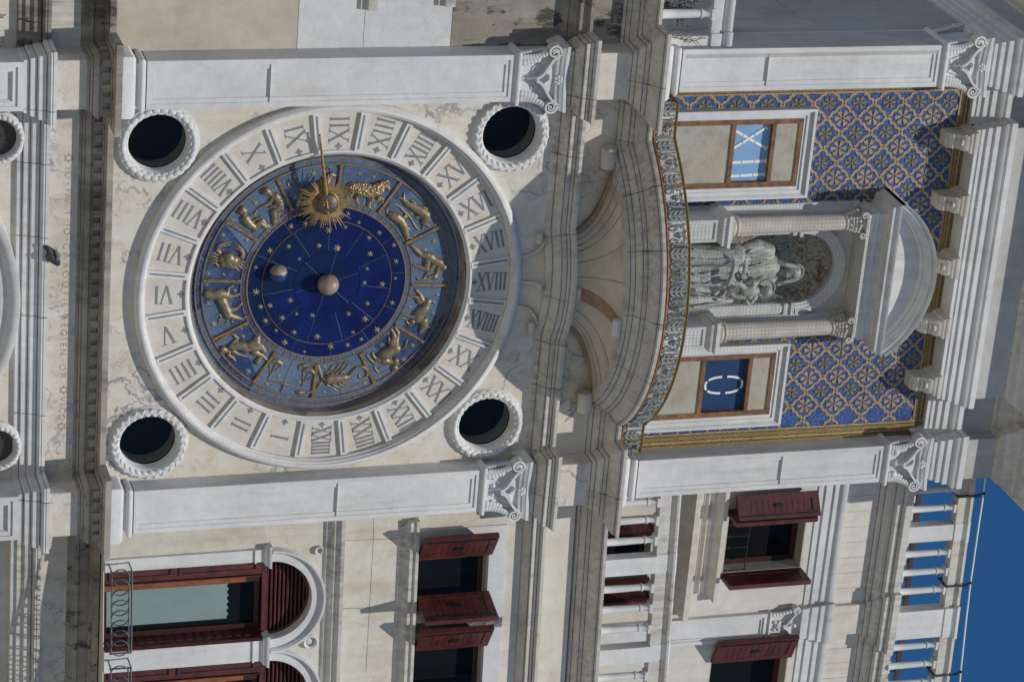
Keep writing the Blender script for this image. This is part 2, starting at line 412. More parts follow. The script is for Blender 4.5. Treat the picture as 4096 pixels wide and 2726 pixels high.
_tmpcol = COL
def curve_mesh(outlines, depth):
    "planar outlines with holes [(x,z)...] -> vertices and faces with a real depth (front at 0, back at +depth)"
    cu = bpy.data.curves.new('outline', 'CURVE'); cu.dimensions = '2D'; cu.fill_mode = 'BOTH'; cu.extrude = depth / 2
    for o in outlines:
        sp = cu.splines.new('POLY'); sp.points.add(len(o) - 1); sp.use_cyclic_u = True
        for k, p in enumerate(o): sp.points[k].co = (p[0], p[1], 0, 1)
    ob = bpy.data.objects.new('outline', cu); COL.objects.link(ob)
    me = ob.evaluated_get(bpy.context.evaluated_depsgraph_get()).to_mesh()
    v = [(q.co.x, depth / 2 - q.co.z, q.co.y) for q in me.vertices]; f = [list(q.vertices) for q in me.polygons]
    bpy.data.objects.remove(ob); bpy.data.curves.remove(cu)
    return v, f
def add_curve(mb, outlines, y0, depth, mi=0):
    v, f = curve_mesh(outlines, depth); k = len(mb.v)
    mb.v += [(x, y + y0, z) for x, y, z in v]; mb.f += [[i + k for i in q] for q in f]; mb.m += [mi] * len(f)
_gl = {}
def glyph(ch):
    "flat letter as vertices/faces, 1 unit cap height, left edge at 0"
    if ch in _gl: return _gl[ch]
    cu = bpy.data.curves.new('letter', 'FONT'); cu.body = ch; cu.size = 1.42; cu.fill_mode = 'FRONT'; cu.resolution_u = 4; cu.offset = -.012
    ob = bpy.data.objects.new('letter', cu); COL.objects.link(ob)
    me = ob.evaluated_get(bpy.context.evaluated_depsgraph_get()).to_mesh()
    v = [(q.co.x, q.co.y) for q in me.vertices]; f = [list(q.vertices) for q in me.polygons]
    wd = max([p[0] for p in v] or [.4])
    bpy.data.objects.remove(ob); bpy.data.curves.remove(cu)
    _gl[ch] = (v, f, wd); return _gl[ch]
def add_glyph(mb, ch, ox, oz, size, ang, y, th=.003, mi=0, wide=1.0):
    "letter centred on (ox,oz), rotated by ang in the facade plane"
    v, f, wd = glyph(ch); k = len(mb.v); n = len(v); c, s_ = math.cos(ang), math.sin(ang)
    P = []
    for a, b in v:
        a = (a - wd / 2) * size * wide; b = (b - .5) * size
        P.append((ox + a * c - b * s_, oz + a * s_ + b * c))
    mb.v += [(x, y, z) for x, z in P]; mb.f += [[i + k for i in q] for q in f]; mb.m += [mi] * len(f)
def circle(cx, cz, r, n=64, a0=0.0): return [(cx + r * math.cos(a0 + 2 * math.pi * i / n), cz + r * math.sin(a0 + 2 * math.pi * i / n)) for i in range(n)]
def rect(x0, x1, z0, z1): return [(x0, z0), (x1, z0), (x1, z1), (x0, z1)]
def spiral(cx, cz, r0, r1, a0, turns, n=28):
    return [(cx + (r0 + (r1 - r0) * t) * math.cos(a0 + turns * 2 * math.pi * t), cz + (r0 + (r1 - r0) * t) * math.sin(a0 + turns * 2 * math.pi * t)) for t in (i / n for i in range(n + 1))]
def bez(p0, p1, p2, p3, n=14):
    return [tuple((1 - t) ** 3 * a + 3 * (1 - t) ** 2 * t * b + 3 * (1 - t) * t * t * c + t ** 3 * d for a, b, c, d in zip(p0, p1, p2, p3)) for t in (i / n for i in range(n + 1))]

def relief(mb, strokes, Y, res=.007, k=.75, lift=.004, mi=0):
    "rounded relief: strokes [[(x,z,r)...]...] in metres swell out of the plane Y towards the viewer"
    segs = []
    for st in strokes:
        if len(st) == 1: st = [st[0], st[0]]
        for a, b in zip(st[:-1], st[1:]): segs.append((*a, *b))
    A = np.array(segs)
    x0 = min((A[:, 0] - A[:, 2]).min(), (A[:, 3] - A[:, 5]).min()) - res; x1 = max((A[:, 0] + A[:, 2]).max(), (A[:, 3] + A[:, 5]).max()) + res
    q0 = min((A[:, 1] - A[:, 2]).min(), (A[:, 4] - A[:, 5]).min()) - res; q1 = max((A[:, 1] + A[:, 2]).max(), (A[:, 4] + A[:, 5]).max()) + res
    xs = np.arange(x0, x1 + res, res); zs = np.arange(q0, q1 + res, res)
    X, Z = np.meshgrid(xs, zs); S = np.full(X.shape, -1.0)
    for ax, az, ar, bx, bz, br in segs:
        dx, dz = bx - ax, bz - az; L = dx * dx + dz * dz
        t = np.clip(((X - ax) * dx + (Z - az) * dz) / L, 0, 1) if L > 1e-12 else np.zeros_like(X)
        r = ar + (br - ar) * t; d2 = (X - ax - dx * t) ** 2 + (Z - az - dz * t) ** 2
        S = np.maximum(S, r * r - d2)
    H = np.sign(S) * np.sqrt(np.abs(S)) * k
    H = np.where(S > 0, H + lift, np.maximum(H, -.012))
    I = -np.ones(X.shape, int); nz, nx = X.shape
    for i in range(nz - 1):
        for j in range(nx - 1):
            if max(S[i, j], S[i + 1, j], S[i, j + 1], S[i + 1, j + 1]) > 0:
                q = []
                for a, b in ((i, j), (i, j + 1), (i + 1, j + 1), (i + 1, j)):
                    if I[a, b] < 0: I[a, b] = mb.pt((X[a, b], Y - H[a, b], Z[a, b]))
                    q.append(I[a, b])
                mb.f.append([int(c) for c in q]); mb.m.append(mi)
def px_strokes(fn, sts, Y, k=.0009, b=0):
    "strokes given as photo crop pixels -> metres on plane Y"
    out = []
    for st in sts:
        o = []
        for p in st:
            q = at(*fn(p[0], p[1]), Y); e = at(*fn(p[0] + p[2], p[1]), Y); o.append((q[0], q[2], abs(e[2] - q[2]) * 1.0))
        out.append(o)
    return out

# ================================================================== the setting: ground
g = MB(); g.face([(-300, -200, -9.2), (300, -200, -9.2), (300, 300, -9.2), (-300, 300, -9.2)])
tag(g.build('ground', 'paving'), kind='structure')

# ================================================================== clock tower
tower = thing('clock_tower', 'white stone clock tower with blue mosaic niche storey above the round clock', 'tower', (0, 0, -9.2))
PX0, PX1, PF = 2.162, 2.678, -.26

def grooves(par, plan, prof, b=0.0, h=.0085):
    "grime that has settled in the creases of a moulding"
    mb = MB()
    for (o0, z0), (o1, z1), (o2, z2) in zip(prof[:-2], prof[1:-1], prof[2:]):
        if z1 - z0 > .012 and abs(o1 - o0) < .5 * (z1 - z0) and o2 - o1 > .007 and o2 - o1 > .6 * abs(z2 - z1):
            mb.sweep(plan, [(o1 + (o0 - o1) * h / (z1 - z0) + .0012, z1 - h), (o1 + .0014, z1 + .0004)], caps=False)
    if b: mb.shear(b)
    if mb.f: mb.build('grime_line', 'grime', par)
# ---- lower storey
mb = MB()
mb.box(-2.2, 2.2, .22, .6, -9.2, -3.3)
mb.box(-2.6, 2.6, .3, .6, -3.3, -2.3)
mb.build('arcade_wall', 'marble', tower)
mb = MB()
mb.lathe_y(0, -5.30, [(1.62, .25), (1.62, .12), (1.68, .09), (1.74, .09), (1.745, .06), (1.80, .04), (1.86, .04), (1.865, .02), (1.91, -.02), (1.95, -.04), (1.99, -.04), (2.0, .25)], 80, 0, R_(20), R_(160))
mb.build('archivolt', 'ring', tower, smooth=30)
for sx in (-1, 1):
    x0, x1 = sorted((sx * PX0, sx * PX1)); mb = MB()
    mb.frame(x0, x1, -9.2, -3.33, .05, .05, .1, .06, -.22, .6)
    mb.frame(x0 + .05, x1 - .05, -9.1, -3.39, .05, .05, .1, .05, -.205, .5)
    mb.frame(x0 + .10, x1 - .10, -9.0, -3.44, .012, .012, .1, .012, -.190, .5)
    mb.box(x0 + .112, x1 - .112, -.175, .5, -9.0, -3.452)
    mb.build('arcade_pilaster', 'white', tower)
lowplan = [(-2.68, .5), (-2.68, -.2), (-2.16, -.2), (-2.16, .2), (2.16, .2), (2.16, -.2), (2.68, -.2), (2.68, .5)]
arch_prof = [(-.12, -3.34), (.012, -3.34), (.02, -3.33), (.022, -3.275), (.045, -3.265), (.05, -3.20), (.06, -3.19), (.075, -3.185), (.08, -3.115), (.055, -3.11), (.06, -3.105), (.115, -3.095), (.128, -3.075), (.128, -3.062), (.118, -3.055), (.13, -3.05), (.13, -3.015), (-.12, -3.01)]
MB().sweep(lowplan, arch_prof).build('arcade_architrave', 'white', tower, smooth=25)
mb = MB().sweep(lowplan, [(-.15, -3.02), (0, -3.02), (0, -2.66), (-.15, -2.66)])
fr = mb.build('inscribed_frieze', 'frieze', tower)
corn_prof = [(-.15, -2.70), (.012, -2.70), (.015, -2.665), (.035, -2.655), (.04, -2.635), (.06, -2.625), (.075, -2.60), (.08, -2.585), (.060, -2.575), (.060, -2.475), (.13, -2.470), (.135, -2.455), (.150, -2.450), (.165, -2.445), (.222, -2.440), (.222, -2.375), (-.35, -2.362)]
mb = MB().sweep(lowplan, corn_prof)
def dentils(x0, x1, y, n, z0=-2.552, z1=-2.474):
    w_ = (x1 - x0) / n
    for i in range(n): mb.box(x0 + w_ * (i + .22), x0 + w_ * (i + .78), y - .102, y - .05, z0, z1)
dentils(-2.08, 2.08, .2, 30); dentils(-2.74, -2.09, -.2, 5); dentils(2.09, 2.74, -.2, 5)
for k in range(3):
    for sx in (-1, 1):
        xs = sorted((sx * 2.73, sx * 2.782)); mb.box(xs[0], xs[1], -.13 + k * .14, -.06 + k * .14, -2.555, -2.476)
mb.build('dentil_cornice', 'dirtier', tower, smooth=25)
for xx, zz in ((-1.735, -3.535), (1.755, -3.525)):
    mb = MB(); mb.lathe_y(xx, zz, [(.195, .30), (.20, .17), (.215, .14), (.24, .125), (.265, .14), (.275, .165), (.29, .17), (.292, .26)], 48)
    for i in range(26):
        a = 2 * math.pi * i / 26; mb.ell((xx + .238 * math.cos(a), .135, zz + .238 * math.sin(a)), (.024, .02, .034), 8, 5, rot=Matrix.Rotation(-a + .5, 3, 'Y'))
    rd_ = mb.build('spandrel_roundel', 'white', tower, smooth=50)
    MB().lathe_y(xx, zz, [(.001, .215), (.205, .215)], 32).build('porphyry_disc', 'tess_dark', rd_)
# letters cut in the frieze
letters = [('*', 355, 275), ('I', 350, 372), ('O', 352, 437), ('·', 350, 520), ('P', 355, 595), ('A', 348, 648), ('V', 350, 690), ('·', 350, 735), ('T', 348, 812), ('·', 345, 875), ('I', 342, 928), ('O', 340, 990), ('·', 340, 1075), ('C', 336, 1135), ('A', 336, 1230), ('R', 334, 1325), ('O', 328, 1410), ('L', 325, 1498)]
letters2 = [('·', 330, 70), ('F', 325, 130), ('I', 322, 185), ('L', 320, 247), ('·', 318, 300), ('R', 315, 362), ('E', 312, 440), ('G', 310, 510), ('I', 310, 570), ('E', 306, 632), ('N', 303, 698), ('·', 300, 785), ('O', 298, 850), ('P', 297, 925), ('*', 305, 1075), ('V', 300, 1165), ('I', 298, 1215), ('C', 296, 1270), ('D', 288, 1345), ('*', 285, 1430)]
mb = MB()
for oy, lst in ((520, letters), (1120, letters2)):
    fnc = crop(130, oy, 1568 / 640)
    for ch, x, y in lst:
        q = at(*fnc(x, y), .2)
        if ch == '*':
            for kk in range(6): mb.ell((q[0] + .035 * math.cos(kk * 1.05), .2, q[2] + .035 * math.sin(kk * 1.05)), (.016, .002, .016), 8, 4)
        elif ch == '·': mb.ell((q[0], .2, q[2]), (.008, .002, .008), 8, 4)
        else: add_glyph(mb, ch, q[0], q[2], .072, 0, .1985)
mb.build('inscription', 'inlay', fr)
MT['inlay_faint'] = flat('worn_letter', (.36, .31, .25), .8, 0, .4, 20)
bpy.data.objects['inscription'].data.materials[0] = MT['inlay_faint']

# ---- clock storey wall
ROUNDELS = [(-1.705, -1.915), (1.715, -1.915), (-1.705, 1.885), (1.715, 1.875)]
mb = MB()
add_curve(mb, [rect(-2.2, 2.2, -2.42, 2.42), circle(0, 0, 2.06, 120)] + [circle(x, z, .345, 48) for x, z in ROUNDELS], 0.0, .30)
mb.build('clock_wall', 'marble', tower)
for k, (x, z) in enumerate(ROUNDELS):
    mb = MB()
    prof = [(.305, .14), (.31, .02), (.315, -.015), (.325, -.03), (.345, -.05), (.375, -.06), (.402, -.05), (.417, -.03), (.42, -.015), (.430, -.015), (.436, -.005), (.436, .05)]
    mb.lathe_y(x, z, prof, 72)
    nl = 28
    for i in range(nl):                                     # bound laurel leaves round the frame
        a = 2 * math.pi * (i + .5) / nl
        if k in (0, 3):
            c, s_ = math.cos(a), math.sin(a)
            for rr, hw, dep in ((.372, .031, -.070), (.338, .020, -.052), (.404, .020, -.050)):
                aa = a + (.0 if rr == .372 else .09)
                c, s_ = math.cos(aa), math.sin(aa)
                rot = Matrix.Rotation(-aa, 3, 'Y')
                mb.ell((x + rr * c, dep + .02, z + rr * s_), (hw, .022, .050), 8, 5, rot=rot)
        else:
            for rr, tw in ((.352, .6), (.392, -.6)):
                aa = a + (0 if rr < .37 else .09)
                c, s_ = math.cos(aa), math.sin(aa)
                rot = Matrix.Rotation(-aa + tw, 3, 'Y')
                mb.ell((x + rr * c, -.045, z + rr * s_), (.021, .020, .040), 8, 5, rot=rot)
    wd = mb.build('roundel_window', 'white' if k != 3 else 'ring', tower, smooth=50)
    MB().lathe_y(x, z, [(.001, .10), (.305, .10)], 48).build('glass', 'clear', wd)
    MB().lathe_y(x, z, [(.322, .14), (.322, .42)], 48).build('reveal', 'jamb', wd, smooth=60)
    MB().lathe_y(x, z, [(.001, .36), (.34, .36)], 48).build('interior', 'dark', wd)
    MB().lathe_y(x, z, [(.302, .125), (.302, .10), (.312, .10), (.316, .06)], 48).build('glazing_rim', 'iron', wd)

# ---- pilasters of both storeys
def capital(par, xl, xr, yf, z0, z1, style, side):
    """leaf capital: bell, acanthus at the corners, two big volutes, rosette, curved abacus"""
    xc, w_, H = (xl + xr) / 2, xr - xl, z1 - z0; mb = MB()
    hw = w_ / 2
    mb.box(xl + .012, xr - .012, yf + .012, .25, z0, z0 + H * .96)
    # flaring corner leaves
    for sx in (-1, 1):
        for t in range(8):
            a = t / 7; px_ = xc + sx * (hw - .03 + .055 * a ** 2.2); pz = z0 + .03 + H * .56 * a
            mb.ell((px_, yf - .004 - .03 * a ** 2, pz), (.036, .020 + .012 * a, .040), 8, 6)
        for t in range(5):
            a = t / 4; mb.ell((xc + sx * (hw - .09 + .03 * a), yf + .004, z0 + .03 + H * .38 * a), (.034, .022, .034), 8, 6)
        for t in range(4): mb.ell((xc + sx * (hw + .01 + .012 * t), yf - .02, z0 + H * (.50 + .045 * t)), (.024, .026, .018), 8, 6)
    P = []
    if style == 'scroll':
        for sx in (-1, 1):
            P += [[(sx * .02, .04 * 1, .010), (sx * .05, .12, .012), (sx * .12, .14, .012), (sx * .15, .20, .012), (sx * .10, .235, .011), (sx * .07, .19, .009)],
                  [(sx * .03, .20, .010), (sx * .05, .28, .012), (sx * .12, .30, .011), (sx * .155, .27, .009)],
                  [(sx * .13, .31, .026)], [(sx * .06, .16, .022)], [(sx * .11, .19, .02)], [(sx * .19, .33, .012), (sx * .21, .38, .004)]]
        P += [[(0, .02, .012), (0, .30, .009)], [(0, .10, .03)], [(0, .21, .024)]]
    elif style == 'palm':
        for sx in (-1, 1):
            for q in range(3): P.append([(sx * .02, .22, .010), (sx * (.05 + .03 * q), .27 + .02 * q, .012), (sx * (.07 + .045 * q), .33 - .015 * q, .014)])
            P += [[(sx * .05, .09, .030)], [(sx * .09, .15, .022)], [(sx * .14, .09, .02)], [(sx * .03, .235, .022)]]
        P += [[(0, .22, .012), (0, .36, .014)]]
    elif style == 'basket':
        for sx in (-1, 1):
            P += [[(sx * .02, .05, .012), (sx * .08, .07, .016), (sx * .10, .13, .02)], [(sx * .11, .17, .024)], [(sx * .03, .27, .026)], [(sx * .06, .30, .018)], [(sx * .07, .04, .02)]]
        P += [[(-.09, .19, .014), (0, .215, .014), (.09, .19, .014)], [(0, .12, .035)], [(0, .24, .01), (0, .33, .018)]]
    else:
        for sx in (-1, 1):
            P += [[(sx * .16, .08, .045)], [(sx * .16, .08, .02)], [(sx * .17, .17, .02), (sx * .20, .24, .014)], [(sx * .03, .28, .022)], [(sx * .045, .245, .014)]]
        P += [[(0, .09, .05), (0, .17, .06)], [(-.055, .2, .02), (.055, .2, .02)], [(0, .25, .012), (0, .33, .016)]]
    k = H / .42
    relief(mb, [[(xc + x * w_ / .52, z0 + z * k, r) for x, z, r in st] for st in P], yf + .014, .008, .9)
    # volutes: an S-shaped band from the middle out to the curl under the abacus corner
    for sx in (-1, 1):
        vx, vz = xc + sx * (hw + .045), z0 + H * .84
        path = bez((xc + sx * .015, z0 + H * .40), (xc + sx * .05, z0 + H * .70), (xc + sx * hw * .75, z0 + H * .66), (vx - sx * .02, vz + .075), 12)
        a0 = math.pi / 2 + sx * .25
        path += spiral(vx, vz, .073, .018, a0, -sx * 1.75, 30)
        th = [.026] * 13 + [.024 - .012 * i / 30 for i in range(31)]
        mb.ribbon(path, yf - .075, yf + .05, th)
        mb.ell((vx, yf - .06, vz), (.017, .02, .017), 10, 6)
    # rosette
    rz = z0 + H * .97
    for i in range(6): mb.ell((xc + .034 * math.cos(i * 1.047), yf - .075, rz + .034 * math.sin(i * 1.047)), (.023, .02, .023), 10, 6)
    mb.ell((xc, yf - .09, rz), .016, 10, 6)
    if side:                                                # the flank of the capital
        for t in range(8):
            a = t / 7; mb.ell((xl - .01 - .03 * a, yf + .05 + .0 * a, z0 + .03 + H * .55 * a), (.022, .036, .040), 8, 6)
            mb.ell((xl - .01 - .03 * a, yf + .45 + .05 * a, z0 + .03 + H * .55 * a), (.022, .036, .040), 8, 6)
        for yy, sg in ((yf - .02, 1), (yf + .52, -1)):
            pts = [(xl - .05, yy + sg * .0 + .06 * math.cos(1.57 + sg * q * .5) * (1 - q / 16), z0 + H * .83 + .07 * math.sin(1.57 + sg * q * .5) * (1 - q / 16)) for q in range(15)]
            mb.tube(pts, .016, 8)
        mb.ell((xl - .06, yf + .25, z0 + H * .95), (.03, .05, .05), 10, 6)
    o = mb.build('capital', 'white', par, smooth=50)
    # abacus, sides bowed inwards
    mb = MB(); ab = []
    for yy, zz, ex in ((yf - .055, z1 - .02, .075), (yf - .065, z1 + .02, .085), (yf - .075, z1 + .025, .085), (yf - .085, z1 + .06, .10), (yf - .09, z1 + .065, .105), (yf - .09, z1 + .10, .105)):
        ab.append([(xl - ex + (w_ + 2 * ex) * i / 12, yy + .045 * math.sin(math.pi * i / 12), zz) for i in range(13)] + [(xr + ex, .2, zz), (xl - ex, .2, zz)])
    idx = mb.grid(ab, closed=True); mb.f.append(idx[0][::-1]); mb.m.append(0); mb.f.append(idx[-1]); mb.m.append(0)
    mb.build('abacus', 'white', par, smooth=30)
def pilaster(name, xl, xr, yf, zb, zt, style, side=False, yb=.3, plinth=.25):
    mb = MB(); P = .012
    mb.frame(xl, xr, zb + plinth, zt, .055, .055, .045, .055, yf, yb)
    mb.frame(xl + .055, xr - .055, zb + plinth + .045, zt - .055, .05, .05, .04, .045, yf + P, yb)
    mb.box(xl + .105, xr - .105, yf + 2 * P, yb, zb + plinth + .085, zt - .10)
    o = mb.build(name, 'white', tower)
    mb = MB(); pl = [(xl, yb), (xl, yf), (xr, yf), (xr, yb)]
    k = plinth / .25
    mb.sweep(pl, [(-.05, zb), (.07, zb), (.07, zb + .10 * k), (.045, zb + .135 * k), (.03, zb + .14 * k), (-.03, zb + .145 * k), (-.03, zb + .175 * k), (.0, zb + .18 * k), (.018, zb + .19 * k), (.027, zb + .205 * k), (.027, zb + .215 * k), (.018, zb + .235 * k), (.0, zb + .24 * k), (0, zb + .26 * k), (-.05, zb + .26 * k)])
    mb.build('base', 'white', o, smooth=40)
    mb = MB(); zj = zb + plinth + (zt - zb - plinth) * (.33 + .25 * (xl > 0)); mb.box(xl + .001, xr - .001, yf - .0006, yf + .03, zj, zj + .003); mb.build('joint', 'white', o)
    MB().sweep(pl, [(-.05, zt - .005), (.0, zt - .005), (.02, zt + .01), (.034, zt + .025), (.036, zt + .045), (.028, zt + .062), (.008, zt + .068), (-.05, zt + .068)]).build('necking', 'white', o, smooth=40)
    return o
p = pilaster('pilaster', -PX1, -PX0, PF, -2.36, 1.79, 'scroll'); capital(p, -PX1, -PX0, PF, 1.855, 2.26, 'scroll', True)
p = pilaster('pilaster', PX0, PX1, PF, -2.36, 1.79, 'palm'); capital(p, PX0, PX1, PF, 1.855, 2.26, 'palm', True)
UL, UR = (-2.700, -2.222), (2.172, 2.640)
p = pilaster('pilaster', *UL, -.25, 3.395, 6.70, 'basket'); capital(p, *UL, -.25, 6.765, 7.16, 'basket', True)
p = pilaster('pilaster', *UR, -.25, 3.395, 6.70, 'roundels'); capital(p, *UR, -.25, 6.765, 7.16, 'roundels', True)

# ---- middle entablature with the bow in its middle
def arc_plan(half, sag, y, n=20):
    Rr = (half * half + sag * sag) / (2 * sag); cy = y - sag + Rr; a = math.asin(half / Rr)
    return [(Rr * math.sin(-a + 2 * a * i / n), cy - Rr * math.cos(-a + 2 * a * i / n)) for i in range(n + 1)]
ends = lambda y: ([(-2.68, .5), (-2.68, -.26), (-2.16, -.26), (-2.16, y)], [(2.16, y), (2.16, -.26), (2.68, -.26), (2.68, .5)])
a, b = ends(.0)
midplan = a + arc_plan(.60, .19, 0.0) + b
mid_prof = [(-.12, 2.355), (.0, 2.355), (.02, 2.37), (.035, 2.405), (.04, 2.425), (.065, 2.43), (.085, 2.455), (.115, 2.475), (.132, 2.485), (.135, 2.505), (.158, 2.512), (.160, 2.555), (.168, 2.562), (.178, 2.59), (.200, 2.612), (.205, 2.616), (.207, 2.652), (-.3, 2.662)]
MB().sweep(midplan, mid_prof).build('middle_architrave', 'weathered', tower, smooth=25)
mb = MB(); mb.sweep(ends(.0)[0] + ends(.0)[1], [(-.15, 2.60), (0, 2.60), (0, 3.12), (-.15, 3.12)])
mb.build('middle_frieze', 'frieze', tower)
balplan = a + arc_plan(1.53, .90, 0.0, 36) + b
bal_prof = [(-.12, 3.045), (.006, 3.045), (.012, 3.085), (.04, 3.095), (.045, 3.13), (.055, 3.14), (.085, 3.155), (.105, 3.175), (.11, 3.195), (.135, 3.20), (.14, 3.235), (.15, 3.245), (.185, 3.255), (.225, 3.28), (.245, 3.30), (.262, 3.308), (.268, 3.335), (.275, 3.345), (.292, 3.35), (.298, 3.385), (-.5, 3.395)]
MB().sweep(balplan, bal_prof).build('balcony_cornice', 'weathered', tower, smooth=25)
floor = [(x, y, 3.39) for x, y in arc_plan(1.60, .95, -.02, 30)] + [(1.6, .4, 3.39), (-1.6, .4, 3.39)]
MB().extr(floor, (0, 0, -.05)).build('balcony_floor', 'weathered', tower)
# hollow shell that carries the balcony, and the smaller one over the dial
def cove(plan0, plan1, z0, z1, n=12, powr=1.0, y_extra=0.0):
    rows = []
    for i in range(n + 1):
        t = i / n; s_ = 1 - math.cos(t * math.pi / 2); zt = z0 + (z1 - z0) * math.sin(t * math.pi / 2) ** powr
        rows.append([(p[0] + (q[0] - p[0]) * s_, p[1] + (q[1] - p[1]) * s_, zt) for p, q in zip(plan0, plan1)])
    return rows
N_ = 40
p0 = arc_plan(.56, .17, .0, N_); p1 = arc_plan(1.50, .88, .0, N_)
mb = MB()
rows = cove(p0, p1, 2.64, 3.05)
mb.grid(rows)
shell = mb.build('balcony_shell', 'shell', tower, smooth=60)
mb = MB()
for fx in (.05, .10, .15, .20, .30, .44, .62, .76, .85, .90, .95):                                  # joints between the blocks of the shell
    j = int(fx * N_); mb.tube([Vector(r[j]) + Vector((0, -.002, -.001)) for r in rows], .004, 6)
mb.build('joint', 'dirty', shell)
mb = MB()
q0 = arc_plan(.32, .03, .0, 20); q1 = arc_plan(.58, .17, .0, 20)
mb.grid(cove(q0, q1, 2.10, 2.36)); sm = mb.build('dial_shell', 'shell', tower, smooth=60)
def console(px_pts, ys, half, rad, name='console', mat='weathered', turn=1):
    "scrolled bracket: a strip running up to a rolled end; px_pts in photo pixels with the depth of each"
    mb = MB(); P = [Vector(at(*p, y)) for p, y in zip(px_pts, ys)]
    return mb, P
# side scrolls: tapering ribs along both edges of the shell
def rib(rows, j, width, scroll_r, name, sx):
    mb = MB(); L = [Vector(r[j]) for r in rows]
    A_, B_ = [], []
    n = len(L)
    for i, q in enumerate(L):
        wd = width * (.25 + .75 * i / (n - 1)); out = .02 + .05 * i / (n - 1)
        A_.append(q + Vector((-wd / 2, -out, -.01))); B_.append(q + Vector((wd / 2, -out, -.01)))
    mb.grid([[Vector((x.x, x.y + .12, x.z + .03)) for x in A_], A_, B_, [Vector((x.x, x.y + .12, x.z + .03)) for x in B_]], mi=1)
    e = L[-1]; c = e + Vector((0, -.05, -.075))
    for i in range(1): 
        pr = [(scroll_r * math.cos(t), scroll_r * math.sin(t)) for t in [2 * math.pi * k / 20 for k in range(20)]]
        x0, x1 = c.x - width / 2 - .015, c.x + width / 2 + .015
        mb.extr([(x0, c.y + u, c.z + v) for u, v in pr], (x1 - x0, 0, 0))
        for xx in (x0 - .002, x1 + .002):
            sp = [(xx, c.y + r * math.cos(t), c.z + r * math.sin(t)) for r, t in [(scroll_r * (.85 - .7 * k / 24), -k * .5) for k in range(25)]]
            mb.tube(sp, .006, 6)
    return mb
for j in (1, N_ - 1): rib(rows, j, .20, .082, 'shell_scroll', 1).build('shell_scroll', ['shell', 'brownstone'], tower, smooth=40)
def roll(c, half, r):
    mb.extr([(c.x - half, c.y + r * math.cos(t), c.z + r * math.sin(t)) for t in [2 * math.pi * k / 22 for k in range(22)]], (2 * half, 0, 0))
    for xx in (c.x - half - .002, c.x + half + .002): mb.tube([(xx, c.y + q * math.cos(t), c.z + q * math.sin(t)) for q, t in [(r * (.85 - .7 * k / 24), -k * .5) for k in range(25)]], .005, 6)
L_ = [Vector(r[23]) for r in rows]
mb = MB(); roll(L_[-2] + Vector((0, -.05, -.045)), .088, .052); tag_ = mb.build('shell_cartouche', 'white', tower, smooth=40)
mb = MB(); roll(L_[2] + Vector((0, -.035, -.01)), .075, .036); mb.build('lower_roll', 'shell', tag_, smooth=40)
mb = MB(); mb.grid([[q + Vector((-.075, -.012, -.006)) for q in L_[2:-1]], [q + Vector((.075, -.012, -.006)) for q in L_[2:-1]]]); mb.build('rusty_strip', 'ruststone', tag_, smooth=60)
rows2 = cove(q0, q1, 2.10, 2.36)
for j in (1, 10, 19): rib(rows2, j, .07, .038, 'dial_scroll', 1).build('dial_scroll', ['shell', 'shell'], tower, smooth=40)

# joints between the blocks of the long mouldings
def joint(mb, plan, s_, prof, grow=.003, wd=.009):
    P = [Vector((*p, 0)) for p in plan]; acc = 0
    for a, b_ in zip(P[:-1], P[1:]):
        L = (b_ - a).length
        if acc + L >= s_:
            d = (b_ - a) / L; q = a + d * (s_ - acc); e = q + d * wd
            mb.sweep([(q.x, q.y), (e.x, e.y)], [(o + grow, z) for o, z in prof[1:-1]], caps=False); return
        acc += L
def joints(par, plan, prof, n, seed):
    random.seed(seed); mb = MB(); L = sum((Vector(b_) - Vector(a)).length for a, b_ in zip(plan[:-1], plan[1:]))
    for i in range(n): joint(mb, plan, L * (i + .2 + .6 * random.random()) / n, prof)
    mb.build('joint', 'dirty', par)
joints(bpy.data.objects['balcony_cornice'], balplan, bal_prof, 13, 1)
joints(bpy.data.objects['middle_architrave'], midplan, mid_prof, 11, 2)
joints(bpy.data.objects['dentil_cornice'], lowplan, corn_prof, 9, 3)
joints(bpy.data.objects['arcade_architrave'], lowplan, arch_prof, 8, 4)

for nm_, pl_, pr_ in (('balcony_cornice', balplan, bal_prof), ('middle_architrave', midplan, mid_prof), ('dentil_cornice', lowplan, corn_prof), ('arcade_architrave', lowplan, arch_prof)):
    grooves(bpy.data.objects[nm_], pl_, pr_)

# ================================================================== the clock
clock = thing('tower_clock', 'great round 24-hour clock with blue zodiac dial and marble numeral ring', 'clock', (0, 0, 0))
DY = .16
mb = MB()                                                     # carved stone ring: outer rim, inner rim, throat down to the dial
mb.lathe_y(0, 0, [(2.128, .02), (2.128, -.058), (2.122, -.066), (2.092, -.100), (2.086, -.104), (2.058, -.104), (2.054, -.100), (2.052, -.084), (2.036, -.080), (2.034, -.072), (2.026, -.060), (2.022, -.044), (2.012, -.040), (2.011, .012)], 144)
mb.lathe_y(0, 0, [(1.580, .012), (1.580, -.008), (1.574, -.016), (1.556, -.016), (1.550, -.006), (1.536, .010), (1.524, .020)], 144)
mb.build('stone_ring', 'ring', clock, smooth=40)
MB().lathe_y(0, 0, [(1.524, .020), (1.514, .036), (1.512, .046), (1.503, .052), (1.494, .075), (1.490, .17)], 144).build('throat', 'throat', clock, smooth=40)
